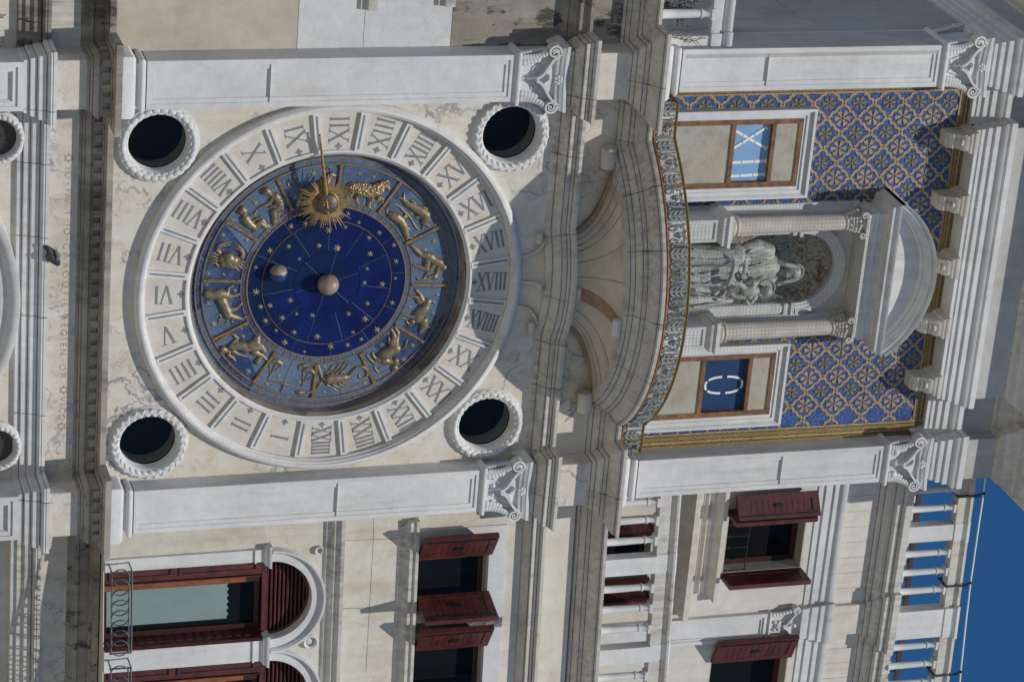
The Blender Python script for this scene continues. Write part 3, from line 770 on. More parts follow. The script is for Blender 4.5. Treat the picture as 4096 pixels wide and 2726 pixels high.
for k in range(24):                                           # numeral panels
    a0, a1 = -R_(15 * k + 7.5), -R_(15 * k - 7.5); n = 8; mb = MB()
    inn = [(1.57 * math.cos(a0 + (a1 - a0) * i / n), 1.57 * math.sin(a0 + (a1 - a0) * i / n)) for i in range(n + 1)]
    out = [(2.01 * math.cos(a0 + (a1 - a0) * i / n), 2.01 * math.sin(a0 + (a1 - a0) * i / n)) for i in range(n + 1)]
    mb.prism(inn + out[::-1], 0.008, .06); mb.build('numeral_panel', 'panel', clock)
dv = None
for k in range(24):
    th = -R_(15 * k + 7.5)
    if dv is None:
        mb = MB(); mb.box(1.572, 2.006, -.022, .02, -.037, .037); mb.box(1.600, 1.98, -.0245, -.02, -.0095, .0095, 1)
        mb.build('divider', ['ring', 'inlay'], clock); dv = bpy.data.objects['divider']; o = dv
    else: o = dup(dv, clock)
    o.rotation_euler = (0, -th, 0)
ROM = ['XXIIII', 'I', 'II', 'III', 'IIII', 'V', 'VI', 'VII', 'VIII', 'VIIII', 'X', 'XI', 'XII', 'XIII', 'XIIII', 'XV', 'XVI', 'XVII', 'XVIII', 'XVIIII', 'XX', 'XXI', 'XXII', 'XXIII']
def stroke(mb, a, b, w_, y, tf, serif=.018):
    d = Vector(b) - Vector(a); d.normalize(); n = Vector((-d.y, d.x)) * w_ / 2
    A_, B_ = Vector(a), Vector(b)
    mb.face([(*(lambda q: (q[0], y, q[1]))(tf(p)),) for p in (A_ + n, A_ - n, B_ - n, B_ + n)])
    if serif:
        for e, s_ in ((A_, 1), (B_, -1)):
            mb.face([(tf(p)[0], y - .0004, tf(p)[1]) for p in (e + Vector((-w_ / 2 - serif, 0)), e + Vector((w_ / 2 + serif, 0)), e + Vector((w_ / 2 * .8, s_ * .011)), e + Vector((-w_ / 2 * .8, s_ * .011)))])
for k, s_ in enumerate(ROM):
    th = -R_(15 * k); wid = {'X': .150, 'V': .140, 'I': .072}
    tot = sum(wid[c] for c in s_); sc_ = min(1.0, .335 / tot); H = .205
    if k in (18, 17, 19): th += 0
    c, sn = math.cos(th), math.sin(th); x = 1.808 - tot * sc_ / 2 + (.008 if tot * sc_ > .3 else 0); mb = MB()
    tf = lambda p: (p[0] * c - p[1] * sn, p[0] * sn + p[1] * c)
    for ch in s_:
        w_ = wid[ch] * sc_
        if ch == 'I': stroke(mb, (x + w_ / 2, -H / 2), (x + w_ / 2, H / 2), .024, .0050, tf, .012)
        elif ch == 'V':
            stroke(mb, (x + w_ * .12, H / 2), (x + w_ * .52, -H / 2), .026, .0050, tf, 0); stroke(mb, (x + w_ * .90, H / 2), (x + w_ * .52, -H / 2), .013, .0048, tf, 0)
            for xx in (x + w_ * .12, x + w_ * .9): mb.face([(tf(p)[0], .0046, tf(p)[1]) for p in ((xx - .03, H / 2), (xx - .03, H / 2 + .006), (xx + .03, H / 2 + .006), (xx + .03, H / 2))])
        else:
            stroke(mb, (x + w_ * .10, H / 2), (x + w_ * .88, -H / 2), .026, .0050, tf, 0); stroke(mb, (x + w_ * .88, H / 2), (x + w_ * .12, -H / 2), .013, .0048, tf, 0)
            for xx, zz in ((.10, 1), (.88, 1), (.88, -1), (.12, -1)):
                xx = x + w_ * xx; z_ = zz * H / 2
                mb.face([(tf(p)[0], .0046, tf(p)[1]) for p in ((xx - .026, z_), (xx - .026, z_ + zz * .007), (xx + .026, z_ + zz * .007), (xx + .026, z_))])
        x += w_
    q = .044
    mb.face([(tf(p)[0], .0044, tf(p)[1]) for p in [(1.617 + q * (1 if i % 2 == 0 else .5) * math.cos(i * math.pi / 4), q * (1 if i % 2 == 0 else .5) * math.sin(i * math.pi / 4)) for i in range(8)]])
    for q_ in range(0): pass
    mb.build('numeral', 'inlay', clock)
# dial
mb = MB(); mb.lathe_y(0, 0, [(.868, DY), (1.484, DY)], 144); dial = mb.build('zodiac_band', 'skyblue', clock)
mb = MB(); mb.lathe_y(0, 0, [(.001, DY - .012), (.360, DY - .012), (.361, DY - .008), (.366, DY - .008), (.367, DY - .012), (.706, DY - .012), (.708, DY + .004), (.722, DY + .004), (.724, DY - .006), (.866, DY - .006), (.868, DY + .01)], 128)
disc = mb.build('star_disc', 'lapis', clock)
mb = MB()                                                     # joints of the enamel plates
for k in range(11): 
    a = .3 + k * 2 * math.pi / 11; mb.tube([(r * math.cos(a), DY - .0115, r * math.sin(a)) for r in (.37, .70)], .0035, 5)
for k in range(6):
    a = .8 + k * 2 * math.pi / 6; mb.tube([(r * math.cos(a), DY - .0115, r * math.sin(a)) for r in (.1, .36)], .003, 5)
for k in range(12):
    a = .1 + k * 2 * math.pi / 12; mb.tube([(r * math.cos(a), DY - .0055, r * math.sin(a)) for r in (.725, .865)], .003, 5)
for k in range(24):
    a = .17 + k * 2 * math.pi / 24; mb.tube([(r * math.cos(a), DY, r * math.sin(a)) for r in (.95, 1.36 if k % 2 else 1.49)], .0035, 5)
mb.build('plate_joint', 'joint_pale', clock)
def ring_line(mb, r, w_, h, y=DY, n=120): mb.lathe_y(0, 0, [(r - w_, y + .003), (r - w_ * .6, y - h), (r + w_ * .6, y - h), (r + w_, y + .003)], n)
mb = MB()
for r, w_, h in ((.878, .012, .012), (.945, .007, .010), (1.366, .012, .014), (1.440, .011, .014), (.715, .004, .016)): ring_line(mb, r, w_, h)
BA = [-3.6 + 30 * k for k in range(12)]
for k in range(12):
    for q in range(1, 6):
        a = R_(BA[k] + 5 * q + .5); mb.tube([(r * math.cos(a), DY - .004, r * math.sin(a)) for r in (.885, .94)], .004, 5)
mb.build('gilt_ring', 'goldline', clock, smooth=40)
bar = None
for a in BA:
    if bar is None:
        mb = MB(); mb.box(.955, 1.355, DY - .018, DY, -.014, .014); mb.box(.952, .99, DY - .022, DY, -.018, .018); mb.box(1.32, 1.358, DY - .022, DY, -.018, .018)
        bar = mb.build('sector_bar', 'gilt', clock); o = bar
    else: o = dup(bar, clock)
    o.rotation_euler = (0, -R_(a), 0)
# months round the rim (letters stand on the outside, read anticlockwise), days inside them
MON = {0: 'NOVEMBRE', 1: 'DECEMBRE', 2: 'IANVARIO', 3: 'FEBRARO', 4: 'MARCIO', 5: 'APRILE', 6: 'MAIO', 7: 'IVNIO', 8: 'IVLIO', 9: 'AVGVSTO', 10: 'SEPTEMBRE', 11: 'OCTOBRE'}
POS = {0: (-2, 20), 1: (26, 52), 2: (60, 84), 3: (90, 112), 4: (117, 139), 5: (143, 172), 6: (186, 203), 7: (212, 233), 8: (241, 262), 9: (268, 293), 10: (298, 325), 11: (331, 355)}
for k, wd_ in MON.items():
    mb = MB()
    a0, a1 = POS[k]; n = len(wd_)
    if k == 0: a0, a1 = 0, 22
    for i, ch in enumerate(wd_):
        a = R_(a0 + (a1 - a0) * i / (n - 1)) if k else R_(-1.5 + 23 * i / 7)
        add_glyph(mb, ch, 1.404 * math.cos(a), 1.404 * math.sin(a), .050, a + math.pi / 2, DY - .003)
    mb.build('month_name', 'goldline', clock)
for k in range(12):
    mb = MB()
    for q in range(6):
        a = R_(BA[k] + 2.8 + 5 * q)
        for i, ch in enumerate(str(5 * (q + 1))):
            aa = a + (i - .5 * (len(str(5 * (q + 1))) - 1)) * .026
            add_glyph(mb, ch, .911 * math.cos(aa), .911 * math.sin(aa), .036, aa + math.pi / 2, DY - .003)
    for q in range(10):
        a = R_(BA[k] + 1.5 + 3 * q); t = str(3 * (q + 1))
        for i, ch in enumerate(t):
            aa = a + (i - .5 * (len(t) - 1)) * .015; add_glyph(mb, ch, 1.470 * math.cos(aa), 1.470 * math.sin(aa), .026, aa + math.pi / 2, DY - .003)
    mb.build('day_numbers', 'goldline', clock)
# zodiac reliefs
Z = {}
Z['twins_relief'] = (z1, [
 [(1275, 640, 75), (1300, 650, 60)], [(1330, 690, 34), (1370, 700, 40), (1420, 720, 62), (1470, 790, 74), (1490, 860, 64), (1510, 915, 52), (1560, 905, 22)],
 [(1390, 730, 38), (1320, 830, 34), (1220, 880, 27), (1160, 905, 20), (1130, 930, 8)], [(1480, 905, 55), (1395, 960, 56), (1400, 1060, 42), (1395, 1140, 34), (1390, 1165, 18)], [(1460, 960, 42), (1450, 1050, 34), (1430, 1130, 22)], [(1450, 800, 34), (1400, 880, 28), (1330, 895, 20)],
 [(900, 940, 76), (930, 950, 55)], [(930, 1015, 40), (945, 1060, 64), (970, 1110, 72), (1020, 1165, 66), (1090, 1215, 52), (1075, 1270, 22)], [(940, 1070, 34), (1030, 1135, 30), (1130, 1075, 24), (1185, 1050, 18)], [(1010, 1040, 30), (1085, 1010, 26), (1110, 960, 18), (1130, 925, 8)],
 [(1090, 1210, 46), (1190, 1150, 44), (1260, 1200, 34), (1340, 1205, 20)], [(1120, 1170, 40), (1210, 1095, 34), (1255, 1165, 28), (1315, 1170, 16)]])
Z['bull_relief'] = (z1, [
 [(1850, 640, 66), (1950, 650, 82), (2080, 600, 98), (2200, 520, 92), (2245, 430, 60), (2290, 380, 50), (2345, 395, 32)], [(2230, 320, 8), (2215, 285, 8), (2250, 258, 9), (2278, 275, 9), (2270, 320, 10)],
 [(1845, 640, 58), (1820, 750, 38), (1775, 850, 26), (1765, 890, 20)], [(1900, 680, 50), (1890, 780, 34), (1880, 860, 22)], [(1800, 590, 12), (1745, 550, 12), (1700, 485, 13), (1640, 480, 13), (1608, 515, 14), (1625, 560, 16), (1680, 582, 18)], [(2250, 480, 40), (2270, 570, 26), (2280, 640, 20)], [(2200, 560, 50), (2170, 660, 30)]])
Z['ram_relief'] = (z2, [
 [(670, 580, 92), (800, 615, 118), (950, 635, 112), (1060, 600, 112), (1120, 545, 82), (1180, 530, 74), (1230, 590, 38)], [(1163, 545, 60)], [(640, 520, 26), (590, 570, 26), (545, 660, 16)], [(640, 690, 48), (590, 720, 26), (540, 765, 18)],
 [(740, 720, 46), (720, 770, 22), (755, 840, 18)], [(960, 740, 52), (945, 800, 36), (915, 880, 24), (945, 905, 16)], [(1080, 750, 42), (1150, 770, 24), (1140, 810, 18), (1090, 842, 16)]])
Z['fish_relief'] = (z2, [
 [(1475, 670, 10), (1470, 740, 22), (1460, 770, 32), (1540, 845, 50), (1640, 900, 62), (1740, 950, 76), (1800, 1010, 86), (1822, 1080, 70), (1800, 1140, 50), (1860, 1188, 20)], [(1345, 765, 10), (1400, 745, 18), (1450, 765, 24)], [(1580, 780, 12), (1640, 825, 22)], [(1775, 880, 14), (1830, 920, 22)], [(1690, 1050, 34), (1645, 1040, 14)], [(1770, 1190, 20), (1770, 1235, 14)],
 [(1270, 1000, 52), (1300, 1020, 68), (1350, 1045, 76), (1420, 1100, 70), (1470, 1180, 60), (1500, 1270, 50), (1520, 1350, 38), (1515, 1410, 16)], [(1535, 1375, 24), (1610, 1380, 12)], [(1370, 1130, 36), (1345, 1170, 14)], [(1480, 1040, 40), (1520, 1050, 14)], [(1540, 1220, 24), (1565, 1250, 14)], [(1210, 1050, 16), (1250, 1050, 20)],
 [(1240, 1030, 16), (1205, 980, 16), (1205, 910, 15), (1260, 848, 15), (1340, 848, 15), (1410, 890, 16), (1470, 955, 18), (1540, 1020, 24), (1590, 1090, 16), (1640, 1180, 15), (1690, 1242, 15), (1740, 1258, 15), (1780, 1220, 12)]])
Z['crab_relief'] = (zl, [
 [(340, 300, 44)], [(400, 290, 70)], [(400, 340, 60)], [(450, 312, 62)], [(350, 345, 45)], [(310, 237, 22), (285, 200, 24), (308, 160, 30), (360, 132, 18), (432, 120, 6)], [(335, 165, 16), (420, 150, 7)],
 [(510, 297, 18), (540, 280, 28), (552, 240, 22), (530, 200, 24), (500, 160, 12), (468, 145, 5)], [(520, 215, 14), (468, 180, 5)], [(290, 262, 12), (250, 236, 10), (200, 240, 5)], [(300, 300, 12), (240, 270, 11), (185, 290, 5)], [(295, 320, 14), (240, 303, 11), (180, 328, 5)], [(295, 370, 17), (262, 340, 13), (225, 335, 11), (185, 355, 5)],
 [(500, 330, 12), (540, 325, 11), (582, 340, 5)], [(480, 355, 12), (530, 350, 11), (570, 380, 5)], [(460, 370, 12), (510, 370, 11), (550, 402, 5)], [(440, 390, 13), (480, 390, 11), (513, 428, 5)]])
Z['lion_relief'] = (zl, [
 [(178, 660, 48), (240, 670, 56), (310, 660, 58), (365, 670, 50), (390, 660, 30)], [(330, 720, 52), (360, 790, 50), (385, 850, 50), (400, 888, 45)], [(390, 640, 28), (405, 600, 18), (447, 580, 13)], [(390, 690, 30), (450, 690, 20), (508, 668, 17)], [(420, 830, 36), (480, 820, 22), (536, 768, 15)], [(420, 890, 40), (490, 912, 24), (540, 927, 15), (582, 905, 14)],
 [(385, 922, 9), (390, 960, 8), (350, 985, 8), (305, 970, 8), (302, 930, 9), (325, 900, 11), (310, 880, 12), (283, 880, 9)]])
Z['maiden_relief'] = (z5, [
 [(200, 530, 62), (235, 545, 50)], [(300, 570, 30), (290, 625, 28), (350, 655, 26), (395, 715, 16)], [(300, 500, 36), (340, 480, 62), (420, 465, 76), (500, 470, 76), (580, 500, 78)], [(620, 480, 84), (720, 420, 84), (745, 345, 48)], [(690, 500, 82), (790, 480, 62), (850, 560, 40)], [(700, 570, 55), (800, 620, 38), (890, 692, 20)],
 [(370, 420, 40), (430, 362, 30), (370, 300, 24), (290, 282, 22), (215, 345, 32), (105, 412, 20)], [(360, 560, 36), (450, 610, 28), (560, 640, 20), (640, 655, 14)], [(790, 650, 36), (745, 725, 52)]])
Z['scales_relief'] = (z5, [
 [(955, 735, 22), (1000, 712, 42), (1055, 715, 46), (1115, 755, 30)], [(935, 750, 10), (945, 930, 10)], [(1020, 770, 12), (955, 925, 9)], [(1115, 785, 9), (965, 905, 9)], [(930, 960, 20)], [(912, 1000, 12)],
 [(1470, 862, 24), (1530, 842, 34), (1580, 860, 42), (1625, 898, 28)], [(1460, 890, 10), (1455, 1080, 10)], [(1530, 920, 11), (1470, 1070, 9)], [(1632, 930, 9), (1480, 1055, 9)], [(1440, 1100, 15)], [(920, 1015, 10), (1050, 1050, 14), (1170, 1070, 22), (1290, 1105, 14), (1420, 1145, 8)], [(1170, 1060, 18), (1140, 1150, 14), (1110, 1195, 8)]])
Z['scorpion_relief'] = (z6, [
 [(455, 990, 46), (530, 990, 84), (650, 985, 78), (760, 970, 62), (820, 965, 45)], [(840, 955, 36), (900, 880, 30), (960, 820, 28), (1060, 800, 26), (1130, 850, 26), (1132, 940, 24), (1070, 985, 22), (1010, 970, 18), (1003, 910, 7)],
 [(415, 960, 22), (385, 870, 28), (358, 785, 28), (200, 752, 22), (130, 785, 40), (70, 800, 22), (52, 850, 7)], [(410, 1050, 22), (330, 1160, 28), (240, 1200, 22), (150, 1205, 18), (70, 1205, 38), (5, 1185, 8)],
 [(480, 900, 20), (540, 870, 16), (590, 780, 13), (682, 738, 5)], [(570, 910, 20), (640, 850, 16), (690, 760, 13), (782, 713, 5)], [(640, 910, 20), (710, 850, 16), (770, 750, 13), (862, 713, 5)], [(710, 900, 20), (780, 840, 16), (830, 770, 13), (932, 752, 5)],
 [(500, 1090, 20), (580, 1130, 16), (660, 1180, 12), (752, 1175, 5)], [(590, 1085, 20), (670, 1120, 16), (740, 1150, 12), (832, 1156, 5)], [(690, 1075, 20), (760, 1110, 16), (850, 1130, 12), (932, 1110, 5)], [(750, 1050, 20), (830, 1075, 16), (920, 1090, 12), (1022, 1053, 5)]])
Z['archer_relief'] = (z6, [
 [(1390, 620, 88), (1480, 560, 92), (1570, 510, 88)], [(1530, 430, 65), (1560, 350, 45), (1540, 270, 28), (1505, 212, 20)], [(1570, 420, 62), (1600, 330, 38), (1620, 270, 26), (1565, 185, 20)], [(1480, 420, 30), (1468, 350, 14)], [(1360, 660, 48), (1270, 685, 30), (1225, 630, 24), (1212, 585, 18)], [(1400, 720, 46), (1300, 700, 28), (1240, 745, 22), (1170, 685, 18), (1128, 625, 14)],
 [(1400, 690, 66), (1450, 720, 52), (1520, 730, 44)], [(1575, 715, 58), (1590, 760, 40)], [(1560, 820, 54), (1540, 850, 30)], [(1235, 740, 10), (1250, 820, 12), (1290, 882, 15), (1340, 900, 12), (1425, 858, 8)], [(1218, 890, 6), (1350, 800, 7), (1480, 760, 9)], [(1500, 640, 12), (1500, 740, 12)], [(1680, 512, 12), (1730, 482, 24), (1742, 410, 22), (1765, 380, 14)]])
Z['goat_relief'] = (zr, [
 [(392, 900, 40), (360, 960, 52), (310, 1020, 56), (290, 1080, 46)], [(330, 880, 36), (310, 820, 22), (268, 775, 13)], [(310, 900, 32), (270, 850, 20), (208, 842, 13)], [(250, 1058, 30), (200, 1058, 18), (128, 1030, 11)], [(232, 1110, 32), (210, 1150, 15), (170, 1108, 12)], [(350, 1100, 48), (360, 1150, 36), (332, 1200, 30), (315, 1222, 18)], [(390, 1168, 8), (428, 1172, 7), (448, 1142, 5)], [(420, 1150, 7), (440, 1115, 5)], [(415, 890, 12), (445, 894, 11), (466, 916, 10)]])
Z['waterbearer_relief'] = (zr, [
 [(415, 430, 42), (460, 468, 44), (510, 490, 46), (530, 500, 34)], [(560, 540, 36)], [(390, 420, 40), (320, 410, 29), (270, 358, 24), (220, 312, 15), (178, 322, 9)], [(395, 460, 36), (380, 558, 29), (320, 545, 22), (242, 522, 14), (234, 562, 7)], [(520, 520, 26), (490, 600, 18), (500, 622, 12)], [(470, 510, 24), (400, 590, 18), (358, 652, 14)], [(462, 640, 36), (425, 640, 22), (380, 670, 18), (300, 672, 14), (280, 652, 9)]])
for nm, (fn, sts) in Z.items():
    mb = MB(); relief(mb, px_strokes(fn, sts, DY), DY, .0058, .85); mb.build(nm, 'bronze', clock, smooth=60)
g = bpy.data.objects['ram_relief'].data
FL = G('bronze_fleece'); wv = FL.voro(48, 'SMOOTH_F1'); FL.bump(wv, 1.0, .03); MT['fleece'] = FL.done((.33, .25, .14), .46, .6); g.materials[0] = MT['fleece']
# stars
st = None
def star(fn, x, y, r, par, Y):
    global st
    q = at(*fn(x, y), Y); e = at(*fn(x + r, y), Y); s_ = abs(e[2] - q[2]) * 1.2
    if st is None:
        mb = MB(); n = 6
        for i in range(2 * n):
            a, b_ = math.pi / n * i, math.pi / n * (i + 1); ra, rb = (1, .36) if i % 2 == 0 else (.36, 1)
            mb.face([(0, -.34, 0), (ra * math.cos(a), 0, ra * math.sin(a)), (rb * math.cos(b_), 0, rb * math.sin(b_))])
        st = mb.build('star', 'straw', par); o = st
    else: o = dup(st, par)
    o.location = (q[0], Y, q[2]); o.scale = (s_, s_, s_); o.rotation_euler = (0, random.uniform(0, 1.05), 0)
for fn, Ls in ((z1, [(1735, 410, 45), (2005, 370, 55), (1415, 590, 32), (1100, 820, 55), (1725, 750, 45), (745, 1090, 42), (1545, 1015, 32), (590, 1330, 45), (965, 1405, 50)]),
               (z2, [(770, 370, 32), (990, 420, 48), (1365, 550, 35), (995, 870, 45), (1585, 995, 40), (1960, 1180, 45), (1640, 1340, 28), (1940, 1425, 55)]),
               (zl, [(600, 220, 20), (190, 450, 26), (350, 463, 24), (172, 568, 26), (470, 632, 28), (190, 762, 28), (240, 975, 40), (445, 957, 22), (537, 1027, 22), (555, 1107, 30), (608, 1470, 32)]),
               (zr, [(362, 357, 34), (555, 428, 20), (550, 670, 22), (490, 825, 34), (207, 955, 26), (147, 1077, 20), (447, 1025, 30)]),
               (z5, [(930, 530, 32), (1075, 940, 36), (890, 1070, 45), (1395, 1045, 42), (1790, 795, 42), (1785, 1195, 30)]),
               (z6, [(1365, 460, 34), (1840, 470, 45), (1700, 690, 48), (1325, 960, 30), (1090, 1055, 50), (1710, 45, 32)])):
    for x, y, r in Ls: star(fn, x, y, r, clock, DY - .001)
for fn, Ls in ((z2, [(595, 995, 40), (765, 1135, 36), (555, 1205, 36), (1085, 1295, 42), (925, 1375, 42), (290, 1255, 55), (140, 1500, 40), (425, 1530, 55), (1315, 1490, 40)]),
               (z1, [(1890, 1150, 48), (1660, 1195, 45)]), (zl, [(687, 390, 24), (683, 645, 38), (737, 800, 28)]), (zr, [(42, 312, 26), (60, 482, 32), (55, 660, 20), (20, 915, 30)]),
               (z5, [(868, 85, 50), (1130, 40, 50), (1035, 240, 32), (1318, 268, 45), (1170, 425, 55), (1680, 335, 52), (1480, 570, 30), (1890, 490, 55), (2155, 465, 42), (2240, 270, 36)]),
               (z6, [(1100, 60, 55), (1285, 225, 60), (1040, 375, 38)]),
               (tc, [(225, 130, 18), (95, 158, 22), (298, 216, 14), (435, 125, 16), (557, 145, 24), (785, 180, 22), (765, 283, 16), (747, 380, 18), (870, 390, 22), (235, 500, 22), (97, 537, 20), (30, 545, 18), (280, 593, 14), (388, 605, 18), (637, 593, 18), (768, 523, 18), (5, 440, 18)])):
    for x, y, r in Ls: star(fn, x, y, r, clock, DY - .0125)
# globe, moon, sun hand
MB().ell((-.006, DY - .07, .0), .115, 32, 20).build('earth_globe', 'globe' if 'globe' in MT else 'bronze', clock, smooth=80)
_g = flat('bare_stone_globe', (.34, .26, .20), .5, .1, .3, 10); MT['globe'] = _g; bpy.data.objects['earth_globe'].data.materials[0] = _g
mo = MB().ell((-.150, DY - .055, -.552), .098, 28, 18).build('moon_globe', ['globe', 'navypaint'], clock, smooth=80)
for pl in mo.data.polygons:
    pl.material_index = 1 if pl.center.x > -.172 else 0
SX, SZ, SY = -.985, -.092, -.012
sun = MB()
sun.ell((SX, SY - .005, SZ), (.120, .050, .120), 32, 16)
face_ = sun
hand = sun.build('sun_face', 'sunface', clock, smooth=70)
mb = MB()                                                     # features of the face look towards the left
def fp(u, v): return (SX + u, SZ + v)
def loc(px, py): q = at(*z1(px, py), SY - .05); return q
def sface(px, py, out=0.0):
    q = at(*z1(px, py), SY - .04); u, v = (q[0] - SX) / .120, (q[2] - SZ) / .120; d2 = min(.97, u * u + v * v)
    return Vector((q[0], SY - .005 - .050 * math.sqrt(1 - d2) - out, q[2]))
for pts, r in (([(2212, 770), (2222, 830), (2228, 890), (2240, 915)], [.006, .009, .013, .012]), ([(2115, 815), (2160, 800), (2205, 815)], .008), ([(2240, 805), (2280, 780), (2325, 770)], .008), ([(2195, 955), (2235, 952), (2280, 935)], .006), ([(2210, 972), (2240, 972), (2268, 958)], .007)):
    mb.tube([sface(*p, .002) for p in pts], r, 7)
for p in ((2170, 852), (2292, 818)):
    q = sface(*p, .0); mb.ell(tuple(q), (.020, .010, .013), 10, 6); mb.ell((q.x, q.y - .008, q.z), (.008, .006, .008), 8, 5)
q = sface(2245, 1000); mb.ell(tuple(q), (.022, .010, .016), 8, 6)
mb.build('sun_features', 'gilt', clock, smooth=60)
mb = MB(); random.seed(3)
for i in range(66):
    a = 2 * math.pi * i / 66; L = random.choice((.19, .24, .27, .31)) + .02; t_ = random.uniform(.0055, .0095); r0 = .112
    mb.tube([(SX + r * math.cos(a), SY + .012, SZ + r * math.sin(a)) for r in (r0, (r0 + L) / 2, L)], [t_, t_ * 1.1, t_ * .5], 5, flat=.6)
ring = [(SX + .122 * math.cos(t), SY - .004, SZ + .122 * math.sin(t)) for t in [2 * math.pi * k / 40 for k in range(41)]]
mb.tube(ring, .008, 6)
tip = at(380 * 0 + 1280, 380 + 420 / 2.61375, -.07)
A_ = Vector((SX, SY, SZ)); T_ = Vector(tip); n = 14
mb.tube([A_ + (T_ - A_) * (.10 + .90 * i / n) for i in range(n + 1)], [.017 * (1 - i / n) ** .8 + .007 for i in range(n + 1)], 8)
mb.ell(tuple(T_), .013, 10, 6)
mb.build('sun_hand', 'gilt', clock, smooth=50)

# ================================================================== upper storey of the tower
A_t = crop(2048, 0, KT); C_t = crop(2048, 910, KT); B_t = crop(3072, 0, KT); D_t = crop(3072, 910, KT); N_t = crop(2560, 700, 1.96); S_t = crop(2700, 860, 3.92)
mb = MB(); mb.box(-2.62, 2.56, .50, 3.0, 3.39, 7.72)
mb.build('upper_core', 'jamb', tower)
# mosaic field: gold ground, blue lobed cells, gold rosettes
mb = MB(); MXL, MXR, MZT = -2.075, 1.995, 7.13
mb.box(MXL, -.60, .034, .5, 3.38, MZT + .02, 0); mb.box(.56, MXR, .034, .5, 3.38, MZT + .02, 0); mb.box(-.60, .56, .034, .5, 5.95, MZT + .02, 0)
dx, dz = .1755, .1825
def near(cx, cz):
    if cx < MXL - .2 or cx > MXR + .2 or cz < 3.2 or cz > MZT + .2: return False
    if -.62 < cx < .58 and cz < 6.2: return False
    return not (cz < 5.1 and (-1.75 < cx < -1.05 or 1.1 < cx < 1.7))
for j in range(-1, 24):
    for k in range(-13, 10):
        odd = j % 2; cx, cz = -1.955 + dx * j, 5.548 + .365 * k + (dz if odd else 0)
        if not near(cx, cz): continue
        if not odd:
            pth = []
            for sd_ in range(4):
                (ax, az), (bx_, bz) = [((1, 0), (0, 1)), ((0, 1), (-1, 0)), ((-1, 0), (0, -1)), ((0, -1), (1, 0))][sd_]
                for i in range(14):
                    t = i / 14; u = 2 * t - 1; off = .050 * math.cos(3 * math.pi * u)
                    nx_, nz_ = (ax + bx_) / 2 * 1.414, (az + bz) / 2 * 1.414
                    pth.append((cx + dx * (ax + (bx_ - ax) * t + nx_ * off * 1.0), cz + dz * (az + (bz - az) * t + nz_ * off)))
            pth.append(pth[0])
            mb.ribbon(pth, .031, .040, .037, 2); mb.ribbon(pth, .028, .040, .031, 1)
        R0, gm, wv_ = (.44, 3, .29) if not odd else (.54, 1, .30)
        if cz < 5.36 and (-1.92 < cx < -.90 or .90 < cx < 1.90): continue
        for i in range(6):
            t = math.pi / 6 + i * math.pi / 3 + .03
            pet = [(cx + dx * r * R0 / .43 * math.cos(t + o), cz + dz * r * R0 / .43 * math.sin(t + o)) for r, o in ((.07, -.25), (.40, -wv_), (.43, -.10), (.385, 0), (.43, .10), (.40, wv_), (.07, .25))]
            if MXL < cx - .09 and cx + .09 < MXR and cz + .09 < MZT: mb.prism(pet, .0265, .040, gm)
mb.v = [(min(max(x, MXL + .002), MXR - .002), y, min(max(z, 3.385), MZT + .01)) for x, y, z in mb.v]
mos = mb.build('mosaic_field', ['tess_blue', 'tess_gold', 'tess_dark', 'tess_ochre'], tower)
mb = MB()
def strips(x0, x1, z0, z1, vert, lay):
    p = 0.0; L = (x1 - x0) if vert else (z1 - z0)
    for wd_, mi, yy in lay:
        if vert: mb.box(x0 + L * p, x0 + L * (p + wd_), yy, .06, z0, z1, mi)
        else: mb.box(x0, x1, yy, .06, z0 + L * p, z0 + L * (p + wd_), mi)
        p += wd_
lay = [(.20, 1, .020), (.07, 2, .024), (.18, 0, .022), (.06, 2, .024), (.29, 1, .020), (.06, 2, .024), (.14, 0, .021)]
strips(-2.222, MXL, 3.39, 7.27, True, lay); strips(MXR, 2.172, 3.39, 7.27, True, [(a, b, c) for a, b, c in lay[::-1]])
strips(MXL, MXR, MZT, 7.27, False, lay[::-1])
mb.build('mosaic_border', ['tess_gold', 'tess_ochre', 'tess_dark'], tower)
